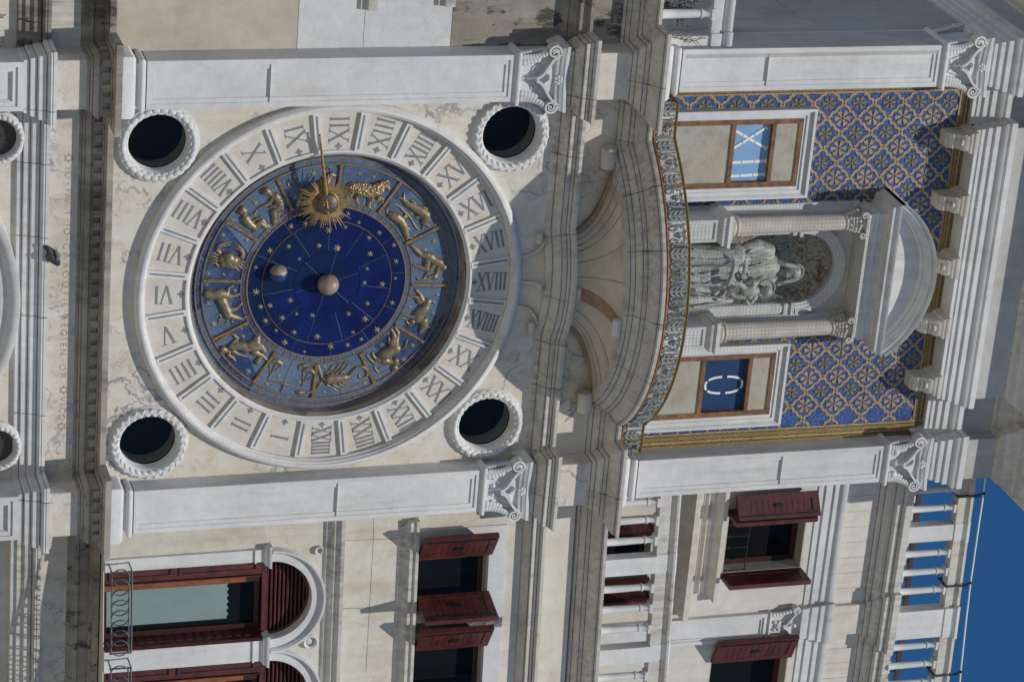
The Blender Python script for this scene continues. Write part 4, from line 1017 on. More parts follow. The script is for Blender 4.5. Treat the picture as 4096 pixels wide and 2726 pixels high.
# doors with the hour and the minutes
def door(xo0, xo1, zo, xi0, xi1, zi, zw0, zw1, enamel_):
    mb = MB()
    mb.frame(xo0, xo1, 3.38, zo, .030, .030, 0, .030, -.075, .05); mb.frame(xo0 + .03, xo1 - .03, 3.38, zo - .03, .012, .012, 0, .012, -.060, .05)
    a, b_ = xi0 - xo0 - .042, xo1 - xi1 - .042
    mb.frame(xo0 + .042, xo1 - .042, 3.38, zo - .042, a * .55, b_ * .55, 0, (zo - zi) * .45, -.045, .05)
    mb.frame(xo0 + .042 + a * .55, xo1 - .042 - b_ * .55, 3.38, zo - .042 - (zo - zi) * .45, a * .45, b_ * .45, 0, zo - zi - .042 - (zo - zi) * .45, -.033, .05)
    fr_ = mb.build('door_surround', 'white', tower)
    mb = MB(); st_ = .062
    mb.frame(xi0, xi1, 3.38, zi, st_, st_, 0, .05, -.03, .033)
    mb.box(xi0 + st_, xi1 - st_, -.032, .033, zw0 - .055, zw0 - .005); mb.box(xi0 + st_, xi1 - st_, -.032, .033, zw1 + .005, zw1 + .05)
    for zz in (zi - .10, zi - .03, zw0 - .12, zw0 - .45):
        for xx in (xi0 + .03, xi1 - .03): mb.ell((xx, -.032, zz), (.007, .004, .007), 8, 4)
    mb.build('wooden_frame', 'doorwood', fr_)
    mb = MB(); mb.box(xi0 + st_, xi1 - st_, -.018, .033, 3.4, zw0 - .055)
    mb.build('painted_panel', 'doorpanel', fr_)
    MB().box(xi0 + st_, xi1 - st_, -.018, .033, zw1 + .05, zi - .05).build('painted_panel', 'doorpanel', fr_)
    mb = MB(); n = 12
    rows = [[(xi0 + st_ + (xi1 - xi0 - 2 * st_) * i / n, .030 - .01 * math.sin(math.pi * i / n) * 0, z) for i in range(n + 1)] for z in (zw0 - .01, zw1 + .02)]
    mb.grid(rows); return mb.build('number_panel', enamel_, fr_), fr_
numL, fL = door(-1.930, -.888, 5.382, -1.815, -1.015, 5.25, 4.465, 4.885, 'bluepaint')
numR, fR = door(.885, 1.915, 5.412, 1.005, 1.785, 5.272, 4.43, 4.945, 'navypaint')
mb = MB()
def bar_px(fn, a, b_, w_, Y=.0295, segs=3):
    P, Q = at(*fn(*a), Y), at(*fn(*b_), Y); d = Vector((Q[0] - P[0], Q[2] - P[2])); L = d.length; d.normalize(); n_ = Vector((-d.y, d.x)) * w_ / 2
    for s_ in range(segs):
        u, v = L * (s_ + (.03 if s_ else 0)) / segs, L * (s_ + 1 - (.03 if s_ < segs - 1 else 0)) / segs
        q = [Vector((P[0], P[2])) + d * t_ + o for t_, o in ((u, n_), (v, n_), (v, -n_), (u, -n_))]
        mb.extr([(c.x, Y, c.y) for c in q], (0, -.004, 0))
    for e, tt in ((Vector((P[0], P[2])), d), (Vector((Q[0], Q[2])), -d)):
        mb.extr([(c.x, Y, c.y) for c in (e - n_ * 2.2, e + n_ * 2.2, e + n_ * 2.2 + tt * .012, e - n_ * 2.2 + tt * .012)], (0, -.0045, 0))
bar_px(A_t, (1510, 885), (1755, 1025), .030); bar_px(A_t, (1500, 1038), (1758, 875), .030, .0255)
bar_px(A_t, (1492, 1122), (1755, 1108), .033); bar_px(A_t, (1483, 1215), (1745, 1200), .033)
mb.build('hour_figure', 'whitepaint', numL)
mb = MB(); c0 = at(*C_t(1458, 1082), .0295); hz, hx = .225, .102; path = []
for i in range(73):
    t = 2 * math.pi * i / 72; ct, st_ = math.cos(t), math.sin(t); path.append((c0[0] + hx * math.copysign(abs(ct) ** .8, ct), c0[2] + hz * math.copysign(abs(st_) ** .8, st_)))
for k in range(6): mb.ribbon(path[k * 12 + 1: k * 12 + 12], .0255, .0295, .026)
mb.build('minute_figure', 'whitepaint', numR)

# aedicule with the niche
xL, xR, xM = -.655, .618, -.0185
mb = MB(); ar = [(.42 * math.cos(R_(a)) + xM, 5.42 + .44 * math.sin(R_(a))) for a in range(0, 181, 6)]
add_curve(mb, [rect(-.80, .77, 3.39, 6.06), [(xM + .42, 3.42)] + ar + [(xM - .42, 3.42)]], -.01, .07)
aed = mb.build('niche_wall', 'white', tower)
mb = MB()                                                     # apse
rows = []
for i in range(13):
    a = math.pi * i / 12; rows.append([(xM + .42 * math.cos(a), .02 + .40 * math.sin(a), z) for z in (3.40, 4.4, 5.42)])
mb.grid(rows)
dome = []
for i in range(9):
    ph = math.pi / 2 * i / 8; dome.append([(xM + .42 * math.cos(ph) * math.cos(math.pi * j / 12), .02 + .40 * math.cos(ph) * math.sin(math.pi * j / 12), 5.42 + .44 * math.sin(ph)) for j in range(13)])
mb.grid(dome)
GN = G('niche_mosaic'); nz, _ = GN.noise(5.2, 3, .5, None, 2.2)
scroll = GN.ramp(nz, [(.47, 0.0), (.485, 1.0), (.53, 1.0), (.545, 0.0)])
cc = GN.voro(95, 'F1', None, 'Color'); sp_ = GN.n.new('ShaderNodeSeparateColor'); GN.l.new(cc, sp_.inputs[0])
GN.bump(sp_.outputs[1], .4, .01)
MT['niche'] = GN.done(GN.mix(scroll, GN.ramp(sp_.outputs[0], [(0, (.36, .36, .35)), (1, (.52, .51, .48))]), GN.ramp(sp_.outputs[2], [(0, (.12, .05, .02)), (1, (.30, .19, .06))])), .4)
mb.build('niche_apse', 'niche', aed, smooth=60)
mb = MB()
for sx in (-1, 1):
    x0, x1 = sorted((xM + sx * .425, xM + sx * .545)); mb.box(x0, x1, -.035, .03, 3.40, 5.28); mb.box(x0 + .02, x1 - .02, -.046, .03, 3.40, 5.28)
    mb.box(x0 - .012, x1 + .012, -.06, .03, 5.28, 5.325); mb.box(x0 - .022, x1 + .022, -.075, .03, 5.36, 5.40); mb.box(x0, x1, -.05, .03, 5.325, 5.36)
mb.lathe_y(xM, 5.42, [(.42, .03), (.42, -.03), (.45, -.035), (.452, -.045), (.49, -.048), (.495, -.06), (.535, -.066), (.55, -.06), (.552, .03)], 40, 0, 0, math.pi)
mb.build('archivolt', 'white', aed, smooth=30)
for xc in (xL, xR):
    mb = MB(); mb.frame(xc - .13, xc + .13, 3.39, 4.245, .03, .03, .03, .045, -.38, .03); mb.box(xc - .1, xc + .1, -.368, 0, 3.42, 4.20)
    pl = [(xc - .13, .03), (xc - .13, -.38), (xc + .13, -.38), (xc + .13, .03)]
    mb.sweep(pl, [(-.1, 4.235), (0, 4.235), (.012, 4.25), (.030, 4.275), (.036, 4.28), (.036, 4.315), (.042, 4.32), (.052, 4.335), (.058, 4.34), (.058, 4.375), (-.1, 4.38)])
    mb.build('pedestal', 'white', aed, smooth=25)
    mb = MB(); mb.box(xc - .14, xc + .14, -.39, -.11, 4.38, 4.41)
    mb.lathe_z(xc, -.25, [(.0, 4.41), (.136, 4.41), (.142, 4.425), (.136, 4.445), (.118, 4.452), (.112, 4.462), (.118, 4.475), (.124, 4.485), (.116, 4.497), (.102, 4.502), (.098, 4.52), (.099, 5.0), (.094, 5.4), (.088, 5.78), (.098, 5.785), (.102, 5.797), (.096, 5.81), (.085, 5.815), (.082, 5.85), (.085, 5.93), (.11, 6.0), (.11, 6.03)], 28)
    col = mb.build('column', 'column', aed, smooth=40)
    mb = MB()
    for i in range(8):
        a = math.pi / 4 * i
        for t in range(4): mb.ell((xc + (.088 + .010 * t ** 1.3) * math.cos(a), -.25 + (.088 + .010 * t ** 1.3) * math.sin(a), 5.83 + .033 * t), (.026, .026, .024), 7, 5)
        b_ = a + math.pi / 8
        for t in range(3): mb.ell((xc + (.09 + .012 * t) * math.cos(b_), -.25 + (.09 + .012 * t) * math.sin(b_), 5.86 + .035 * t), (.022, .022, .022), 7, 5)
    for sx in (-1, 1):
        for sy in (-1, 1):
            vx, vy = xc + sx * .118, -.25 + sy * .118
            mb.ribbon(spiral(vx, 5.975, .040, .010, math.pi / 2, -sx * 1.6, 18), vy - .02, vy + .02, .014)
    mb.box(xc - .14, xc + .14, -.39, -.11, 6.005, 6.032)
    mb.build('column_capital', 'weathered', col, smooth=50)
    MB().box(xc - .075 if xc < 0 else xc - .09, xc + .075 if xc < 0 else xc + .09, -.07, .02, 3.4, 6.03).build('respond', 'white', aed)
pl = [(xM - .745, .03), (xM - .745, -.345), (xM + .745, -.345), (xM + .745, .03)]
mb = MB(); mb.sweep(pl, [(-.34, 6.034), (0, 6.034), (0, 6.085), (.014, 6.09), (.016, 6.135), (.024, 6.14), (.026, 6.152), (.004, 6.158), (.004, 6.222), (.02, 6.228), (.045, 6.245), (.06, 6.252), (.13, 6.262), (.134, 6.30), (.145, 6.31), (.165, 6.335), (.17, 6.352), (-.34, 6.36)])
mb.build('aedicule_entablature', 'white', aed, smooth=25)
RR = 1.105; zc = 6.895 - RR; a_ = math.asin(.925 / RR)
mb = MB(); mb.lathe_y(xM, zc, [(RR - .135, .03), (RR - .135, -.345), (RR - .125, -.36), (RR - .10, -.365), (RR - .098, -.40), (RR - .06, -.425), (RR - .055, -.465), (RR - .03, -.47), (RR - .01, -.50), (RR, -.505), (RR, .03)], 48, 0, math.pi / 2 - a_, math.pi / 2 + a_)
zb = 6.355; tymp = [(xM + x, zc + math.sqrt((RR - .12) ** 2 - x * x)) for x in np.linspace(.80, -.80, 30)]
mb.prism([(xM - .80, zb), (xM + .80, zb)] + tymp, -.30, .03)
mb.build('segmental_pediment', 'white', aed, smooth=25)

# corbels and the crowning entablature
for cx_, cy_, fn in ((1420, 992, B_t), (1375, 1420, B_t), (1300, 283, D_t), (1238, 700, D_t), (1172, 1095, D_t)):
    q = at(*fn(cx_, cy_), -.29); xc = q[0]; mb = MB()
    prof = [(.03, 6.95), (-.05, 6.955), (-.10, 6.975), (-.125, 7.01), (-.125, 7.05), (-.145, 7.08), (-.175, 7.10), (-.205, 7.14), (-.21, 7.17), (.03, 7.17)]
    mb.extr([(xc - .085, y, z) for y, z in prof], (.17, 0, 0))
    for xx in (xc - .088, xc + .088): mb.tube([(xx, -.155 + r * math.cos(t), 7.125 + r * math.sin(t)) for r, t in [(.045 - .03 * k / 16, k * .5) for k in range(17)]], .006, 6)
    for t in range(5): mb.ell((xc, -.06 - .03 * t, 6.955 + .035 * t), (.055 - .004 * t, .026, .022), 8, 5)
    mb.sweep([(xc - .09, .03), (xc - .09, -.19), (xc + .09, -.19), (xc + .09, .03)], [(-.08, 7.165), (.0, 7.165), (.02, 7.18), (.03, 7.20), (.03, 7.21), (.022, 7.215), (.035, 7.225), (.042, 7.24), (.042, 7.268), (-.08, 7.268)])
    mb.v = [(x, y - .07 if y < .0 else y, z) for x, y, z in mb.v]; mb.build('corbel', 'cream', tower, smooth=30)
topplan = [(-2.70, 4.0), (-2.70, -.25), (-2.222, -.25), (-2.222, -.045), (-1.70, -.045), (-1.70, -.25), (1.60, -.25), (1.60, -.045), (2.172, -.045), (2.172, -.25), (2.640, -.25), (2.640, 3.0)]
MB().sweep(topplan, [(-.25, 7.262), (.0, 7.262), (.0, 7.30), (.012, 7.318), (.014, 7.375), (.034, 7.385), (.036, 7.455), (.056, 7.465), (.058, 7.545), (.082, 7.558), (.098, 7.585), (.10, 7.60), (.078, 7.61), (.082, 7.622), (.105, 7.635), (.105, 7.70), (-.25, 7.715)]).build('crowning_architrave', 'white', tower, smooth=25)
mb = MB().sweep(topplan, [(-.2, 7.66), (.02, 7.66), (.02, 8.16), (-.2, 8.16)]); mb.box(-1.7, 1.6, -.1, 3, 7.27, 7.3)
mb.build('crowning_frieze', 'grey_marble', tower)
MB().sweep(topplan, [(-.15, 8.115), (.032, 8.115), (.045, 8.15), (.085, 8.16), (.09, 8.20), (.12, 8.22), (.15, 8.27), (.155, 8.31), (.21, 8.33), (.215, 8.385), (.25, 8.40), (.30, 8.46), (.31, 8.50), (.40, 8.54), (.41, 8.62), (.56, 8.68), (.60, 8.82), (.60, 8.88), (-.15, 8.95)]).build('crowning_cornice', 'weathered', tower, smooth=25)
MB().box(-2.4, 2.4, .2, 3, 8.1, 9.4).build('attic', 'grey_marble', tower)
# flank of the upper storey
mb = MB(); mb.box(-2.703, -2.60, -.245, .26, 3.66, 6.76); mb.box(-2.69, -2.6, .262, .80, 3.39, 4.5); mb.box(-2.69, -2.6, .262, .80, 4.506, 6.1); mb.box(-2.69, -2.6, .262, .8, 6.106, 7.27)
for z0, z1, y0 in ((3.39, 4.2, .806), (4.206, 5.4, .806), (5.406, 6.6, .806), (6.606, 7.27, .806)): mb.box(-2.686, -2.6, y0, 2.2, z0, z1); mb.box(-2.69, -2.6, 2.206, 4, z0, z1)
for y_, z_ in ((.95, 5.15), (1.05, 5.45), (1.25, 6.55), (.6, 6.0)): mb.ell((-2.69, y_, z_), (.006, .02, .02), 8, 5)
mb.build('flank_wall', 'grey_marble', tower)

# ================================================================== statue, railing, net, pigeon
def fused(name, caps, mat, parent, voxel=.014, smooth=6):
    "capsules and ellipsoids fused into one continuous skin"
    mb = MB()
    for c in caps:
        if c[0] == 'E': mb.ell(c[1], c[2], 16, 10, rot=c[3] if len(c) > 3 else None)
        else:
            pts, rs = c[1], c[2]
            mb.tube(pts, rs, 12)
            for p_, r_ in zip(pts, rs): mb.ell(tuple(p_), r_, 12, 8)
    o = mb.build(name, mat, None)
    r = o.modifiers.new('r', 'REMESH'); r.mode = 'VOXEL'; r.voxel_size = voxel
    s_ = o.modifiers.new('s', 'SMOOTH'); s_.factor = .5; s_.iterations = smooth
    me = bpy.data.meshes.new_from_object(o.evaluated_get(bpy.context.evaluated_depsgraph_get()))
    o.modifiers.clear(); o.data = me; me.name = name
    off = Vector((0, 0, 0)); p = parent
    while p: off += p.location; p = p.parent
    me.transform(Matrix.Translation(-off)); me.polygons.foreach_set('use_smooth', [True] * len(me.polygons))
    o.parent = parent; return o
def S(x, y, Y): return Vector(at(*S_t(x, y), Y))
PXM = 1 / 3.92 / 372.0
def cap(pts, rs): return ('C', [S(*p) for p in pts], [r * PXM for r in rs])
statue = thing('statue', 'weathered green bronze statue of a seated robed woman holding a child, in the niche', 'statue', (-.02, -.15, 3.40))
K = [cap([(300, 830, .02), (700, 830, .02), (950, 820, .04)], [430, 370, 300]),                           # seat mass under the robe
     cap([(950, 800, .06), (1250, 790, .05), (1430, 800, .05), (1560, 880, .06)], [300, 280, 235, 110]),
     cap([(1500, 900, .04), (1640, 890, .02), (1700, 890, .0)], [120, 92, 82])]
K += [cap([(1440, 560, .04), (1250, 500, .02), (1090, 540, -.02)], [145, 150, 120]), cap([(1100, 560, -.04), (1090, 690, -.16), (1100, 820, -.22)], [110, 76, 46]),
      cap([(1500, 1020, .04), (1350, 1090, .02), (1180, 1100, .0)], [120, 125, 110])]
K += [cap([(940, 620, -.06), (880, 660, -.20)], [190, 175]), cap([(940, 930, -.06), (850, 1000, -.18)], [190, 170]),
      cap([(880, 650, -.20), (560, 640, -.19), (290, 620, -.17), (120, 620, -.17)], [170, 165, 190, 200]), cap([(850, 1000, -.18), (560, 1010, -.17), (290, 980, -.16), (120, 980, -.16)], [165, 170, 200, 210]),
      cap([(840, 830, -.15), (560, 800, -.14), (120, 800, -.14)], [170, 170, 200])]
K += [cap([(880, 1340, -.02), (600, 1330, -.05), (300, 1350, -.08), (120, 1350, -.08)], [50, 120, 175, 190]), cap([(700, 1200, -.05), (300, 1200, -.06)], [110, 170])]
for pts, r in ((((930, 560), (720, 590), (290, 540)), 20), (((960, 680), (640, 720), (280, 690)), 22), (((930, 800), (600, 830), (280, 820)), 20), (((880, 900), (560, 960), (280, 930)), 24), (((820, 1030), (600, 1100), (300, 1080)), 24), (((900, 1000), (760, 1120), (560, 1200), (320, 1170)), 26), (((870, 1320), (600, 1290), (290, 1280)), 20), (((840, 1390), (560, 1400), (280, 1440)), 22), (((900, 600), (940, 760), (900, 920), (840, 1080)), 26)):
    K.append(cap([(x, y, -.345 - .03 * (i / len(pts)) if y < 1150 else -.19 - .03 * i) for i, (x, y) in enumerate(pts)], [r * (.7 + .35 * i) for i in range(len(pts))]))
for p in (((1450, 620), (1180, 690)), ((1460, 690), (1200, 760)), ((1500, 760), (1150, 850)), ((1400, 560), (1190, 600))):
    K.append(cap([(*p[0], -.165), (*p[1], -.18)], [20, 24]))
mother = fused('seated_woman', K, 'patina', statue, .013, 9)
hd = S(1830, 905, -.06)
K = [('E', (hd.x, hd.y, hd.z), (.075, .088, .100)), ('E', (hd.x, hd.y - .082, hd.z - .012), (.013, .022, .022)), ('E', (hd.x, hd.y - .07, hd.z - .055), (.026, .016, .009)), ('E', (hd.x - .028, hd.y - .078, hd.z + .012), (.014, .01, .008)), ('E', (hd.x + .028, hd.y - .078, hd.z + .012), (.014, .01, .008)), ('E', (hd.x, hd.y - .05, hd.z - .085), (.036, .035, .022)), ('E', (hd.x, hd.y + .02, hd.z + .06), (.088, .085, .055)),
     cap([(1900, 1000, -.05), (1740, 1035, -.05), (1600, 1075, -.03)], [40, 44, 50]), cap([(1900, 810, -.05), (1740, 775, -.05), (1610, 740, -.02)], [40, 44, 50])]
fused('veiled_head', K, 'patina', statue, .009, 3)
mb = MB(); mb.tube([(hd.x + .092 * math.cos(t), hd.y + .01, hd.z + .06 + .085 * math.sin(t)) for t in [math.pi * k / 20 for k in range(21)]], .011, 6)
mb.build('crown_band', 'patina', statue, smooth=60)
hb = S(1090, 880, -.24)
K = [('E', (hb.x, hb.y, hb.z), (.045, .022, .030))] + [('C', [Vector((hb.x + .03, hb.y - .005, hb.z + o)), Vector((hb.x + .08, hb.y - .01, hb.z + o * 1.25)), Vector((hb.x + .115 - abs(o) * .6, hb.y, hb.z + o * 1.3 - .012))], [.0115, .0105, .008]) for o in (-.026, -.009, .009, .024)] + [('C', [Vector((hb.x, hb.y - .01, hb.z + .022)), Vector((hb.x + .045, hb.y - .03, hb.z + .052))], [.012, .009])]
fused('hand', K, 'patina', statue, .005, 2)
ch = [cap([(1250, 1185, -.32), (1180, 1185, -.33), (1090, 1190, -.33)], [82, 100, 92]), cap([(1310, 1190, -.32), (1370, 1190, -.32)], [48, 46]),
      cap([(1235, 1090, -.33), (1230, 1020, -.37), (1330, 985, -.40), (1395, 970, -.40)], [46, 40, 32, 24]), cap([(1260, 1280, -.32), (1200, 1360, -.34), (1150, 1400, -.34), (1120, 1340, -.36)], [44, 38, 34, 26]),
      cap([(1060, 1120, -.34), (1010, 1080, -.36), (900, 1070, -.36), (860, 1040, -.38)], [58, 52, 44, 26]), cap([(1060, 1265, -.33), (990, 1280, -.35), (910, 1262, -.36), (880, 1225, -.38)], [58, 52, 44, 26])]
chd = S(1435, 1190, -.33)
ch += [('E', (chd.x, chd.y, chd.z), (.062, .066, .070)), ('E', (chd.x - .006, chd.y - .064, chd.z - .008), (.011, .014, .012)), ('E', (chd.x - .03, chd.y - .052, chd.z + .008), (.012, .008, .008)), ('E', (chd.x + .02, chd.y - .055, chd.z + .008), (.012, .008, .008)), ('E', (chd.x - .005, chd.y - .056, chd.z - .034), (.02, .01, .007))]
for dy in (0, 25, -25, 50): ch.append(cap([(1160, 1290 + dy * .4, -.37), (1220, 1270 + dy, -.37)], [9, 7]))
fused('child', ch, 'patina', statue, .008, 3)
mb = MB(); mb.lathe_y(chd.x, chd.z + .025, [(.0, chd.y + .08), (.095, chd.y + .075), (.098, chd.y + .06), (.107, chd.y + .06), (.110, chd.y + .085), (.0, chd.y + .09)], 36); mb.build('halo', 'patina', statue, smooth=40)
MB().box(-.62, .60, -.28, .35, 3.40, 3.50).build('plinth', 'weathered', statue)

# pierced scroll railing along the balcony edge
rail_plan = [(-2.10, .0), (-2.10, -.265), (-1.72, -.265)] + arc_plan(1.70, .905, -.265, 40)[1:-1] + [(1.72, -.265), (2.06, -.265), (2.06, .0)]
rail_plan[3:-3] = [p for p in rail_plan[3:-3]]
railing = thing('balcony_railing', 'pierced scrollwork railing with faded gilding curving along the balcony edge', 'railing', (0, -1.1, 3.39))
def band(z0, z1, o, t):
    return MB().sweep(rail_plan, [(o - t, z0), (o, z0), (o + .006, (z0 + z1) / 2), (o, z1), (o - t, z1), (o - t, z0)])
mbb = band(3.398, 3.418, .012, .03); mbb.sweep(rail_plan, [(-.012, 3.418), (.004, 3.418), (.004, 3.432), (-.012, 3.432)]); mbb.build('bottom_rail', 'rustpaint', railing)
mbt = band(3.652, 3.668, .010, .028); mbt.sweep(rail_plan, [(-.012, 3.640), (.004, 3.640), (.004, 3.653), (-.012, 3.653)]); mbt.build('top_rail', 'tess_ochre', railing)
PL = [Vector((*p, 0)) for p in rail_plan]; cum = [0.0]
for a, b_ in zip(PL[:-1], PL[1:]): cum.append(cum[-1] + (b_ - a).length)
def on_rail(s_, z, o=0.0):
    s_ = min(max(s_, 0), cum[-1] - 1e-6)
    i = max(k for k in range(len(cum) - 1) if cum[k] <= s_)
    d = (PL[i + 1] - PL[i]).normalized(); p = PL[i] + d * (s_ - cum[i]); return Vector((p.x + d.y * o, p.y - d.x * o, z))
def scroll_panel(s0, wd_, flip):
    mb = MB(); f = -1 if flip else 1; ctr = s0 + wd_ / 2
    def T(u, z): return on_rail(ctr + u * wd_ / 2, 3.432 + z * .208, .004)
    def tb(pp, r): mb.tube([T(*p) for p in pp], r, 6)
    for sg in (-1, 1):
        tb([(sg * u, v) for u, v in bez((.98, .98), (.55, .72), (.95, .22), (.62, .03), 10)], [.010 + .008 * math.sin(math.pi * i / 10) for i in range(11)])
        tb([(sg * u, v) for u, v in bez((.62, .03), (.34, .0), (.22, .28), (.42, .36), 8)], [.013 - .0006 * i for i in range(9)])
        tb([(sg * (.46 + .13 * math.cos(t) * (1 - t / 9)), .33 + .16 * math.sin(t) * (1 - t / 9)) for t in [k * .55 for k in range(13)]], .0085)
        tb([(sg * u, v) for u, v in bez((.86, .60), (.62, .78), (.52, .90), (.34, .82), 7)], .009)
        for u, v, r in ((.80, .40, .017), (.88, .78, .014), (.70, .16, .015), (.60, .66, .012), (.36, .80, .014), (.95, .10, .017)): mb.ell(T(sg * u, v), (r, r * .8, r * 1.1), 7, 5)
    for v, r in ((.42, .030), (.56, .036), (.70, .026), (.30, .018)): mb.ell(T(0, v), (r, r * .8, r), 9, 6)
    for u, v, r in ((-.1, .60, .008), (.1, .60, .008), (0, .5, .009), (-.13, .78, .016), (.13, .78, .016), (-.2, .5, .012), (.2, .5, .012)): mb.ell(T(u, v) + Vector((0, -.026, 0)) * (1 if v < .7 else 0), r, 7, 5)
    o = mb.build('scroll_panel', 'lead', railing, smooth=60)
    g_ = MB(); g_.tube([T(u, .97 - .16 * (1 - u * u / .16)) for u in (-.36, -.24, -.12, 0, .12, .24, .36)], [.008, .012, .016, .018, .016, .012, .008], 6); g_.build('festoon', 'gilt' if random.random() < .4 else 'rustpaint', o, smooth=60)
def leaf_panel(s0, wd_):
    mb = MB(); ctr = s0 + wd_ / 2
    def T(u, z): return on_rail(ctr + u * wd_ / 2, 3.432 + z * .208, .004)
    for sg in (-1, 1):
        for v0 in (.04, .30, .56): mb.tube([T(sg * u, v) for u, v in bez((.06, v0), (.30, v0 + .05), (.85, v0 + .08), (.66, v0 + .36), 8)], [.014, .017, .018, .017, .016, .014, .012, .010, .006], 6)
        mb.ell(T(sg * .62, .9), .014, 7, 5)
    mb.tube([T(0, v) for v in (0, .3, .6, .98)], [.02, .016, .018, .012], 8)
    mb.build('leaf_panel', 'lead', railing, smooth=60)
s_ = .02; i = 0; unit = [.25, .15]
nU = int(round((cum[-1] - .04) / .40)); k_ = (cum[-1] - .04) / (nU * .40)
for u in range(nU):
    scroll_panel(s_, .25 * k_, u % 2); s_ += .25 * k_
    leaf_panel(s_, .15 * k_); s_ += .15 * k_

# bird net before the niche
mb = MB()
def wire(a, b_, r=.0011): mb.tube([a, b_], r, 3)
x0, x1, z0, z1 = -.86, .80, 3.55, 6.03
def ny(z): return -.47 + .07 * math.sin((z - 3.5) * 1.3) * .6
for i in range(40):
    x = x0 + (x1 - x0) * i / 39; mb.tube([(x + .004 * math.sin(3 * z + i), ny(z), z) for z in np.linspace(z0, z1, 7)], .0011, 3)
for k in range(59):
    z = z0 + (z1 - z0) * k / 58; mb.tube([(x, ny(z) + .004 * math.sin(7 * x), z) for x in np.linspace(x0, x1, 6)], .0011, 3)
tag(mb.build('bird_net', 'wire'), 'fine square-mesh bird net stretched in front of the statue niche', 'net')

# pigeon on the ledge of the lower moulding
fp = crop(130, 520, 1568 / 640)
qb = at(*fp(205, 1225), -.0); pig = thing('pigeon', 'dark grey pigeon perched against the inscribed frieze under the dial', 'pigeon', (qb[0], .05, qb[2] - .1))
def Pp(x, y, Y=.06): return Vector(at(*fp(x, y), Y))
sc_ = 1 / 2.45 / 345
body = [('C', [Pp(190, 1200), Pp(185, 1240), Pp(225, 1275)], [38 * sc_, 54 * sc_, 42 * sc_]), ('C', [Pp(230, 1270), Pp(245, 1305)], [34 * sc_, 26 * sc_]), ('C', [Pp(180, 1190), Pp(140, 1150), Pp(112, 1140)], [34 * sc_, 22 * sc_, 12 * sc_])]
fused('body', body, 'feather', pig, .006, 3)
mb = MB()
mb.tube([Pp(232, 1195, .02), Pp(255, 1225, .01), Pp(245, 1265, .01)], [16 * sc_, 24 * sc_, 18 * sc_], 8)
for dx_ in (-10, 12): mb.tube([Pp(230 + dx_ * .3, 1195, .02), Pp(230 + dx_, 1140, .02)], [5 * sc_, 3 * sc_], 5)
mb.build('pale_wing', 'feather_pale', pig, smooth=60)
MB().tube([Pp(262, 1318, .05), Pp(272, 1322, .05)], [5 * sc_, 2 * sc_], 5).build('beak', 'iron', pig)

# ================================================================== building on the left
left = thing('left_building', 'marble-clad wing left of the clock tower with black-streaked mouldings below its terrace', 'building', (-4.5, .1, -9.2))
mb = MB(); mb.box(-7, -2.68, .06, .5, -2.37, -.492)
mb.build('wall_slab', 'tan', left)
MB().box(-7, -2.68, .057, .5, -.487, .212).build('wall_slab', 'white', left); MB().box(-7, -2.68, .059, .5, .218, 1.155).build('wall_slab', 'white', left)
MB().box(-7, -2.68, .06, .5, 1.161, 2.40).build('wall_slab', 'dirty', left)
MB().box(-7, -2.68, .26, .6, -9.2, -3.3).build('arcade_wall', 'frieze', left)
lp = [(-7, .22), (-2.66, .22)]
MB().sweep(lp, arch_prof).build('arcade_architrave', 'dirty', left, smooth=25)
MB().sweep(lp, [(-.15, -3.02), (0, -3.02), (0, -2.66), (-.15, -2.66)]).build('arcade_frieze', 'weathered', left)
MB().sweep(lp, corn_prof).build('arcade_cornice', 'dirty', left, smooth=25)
lp = [(-7, .06), (-2.66, .06)]
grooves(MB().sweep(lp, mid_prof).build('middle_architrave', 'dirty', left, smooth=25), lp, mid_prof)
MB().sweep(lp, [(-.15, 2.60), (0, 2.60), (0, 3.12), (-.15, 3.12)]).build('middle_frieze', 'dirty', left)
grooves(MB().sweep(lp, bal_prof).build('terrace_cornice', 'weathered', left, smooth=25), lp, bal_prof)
MB().box(-7, -2.70, .0, 4, 3.30, 3.392).build('terrace_floor', 'weathered', left)
T1 = crop(1024, 0, KT)
for (x, y, z0, z1, px) in ((830, 75, .13, .33, 0), (1355, 50, .96, 1.16, 1)):
    q = at(*T1(x, y), -.02); mb = MB()
    mb.sweep([(-6, .06), (q[0], .06)], [(-.05, z0), (.0, z0), (.03, z0 + .03), (.035, z0 + .08), (.07, z0 + .10), (.08, z0 + .16), (.08, z1), (-.05, z1)])
    mb.build('window_moulding', 'weathered', left, smooth=25)
cr = None
for x, y in ((305, 192), (762, 161), (1343, 161), (1366, 161), (253, 332), (385, 332), (655, 328), (1525, 301)):
    q = at(*T1(x, y), .055)
    if cr is None: cr = MB().box(-.013, .013, -.006, .01, -.017, .017).build('metal_cramp', 'copper', left); o = cr
    else: o = dup(cr, left)
    o.location = Vector((q[0], .057, q[2])) - left.location
sp = crop(0, 0, 3.92)
mb = MB(); mb.tube([at(*sp(445, 290), .12), at(*sp(360, 298), .08), at(*sp(280, 302), .06)], .008, 6); mb.tube([at(*sp(400, 325), .12), at(*sp(550, 358), -.10)], [.010, .004], 6)
mb.build('iron_spike', 'iron', left)
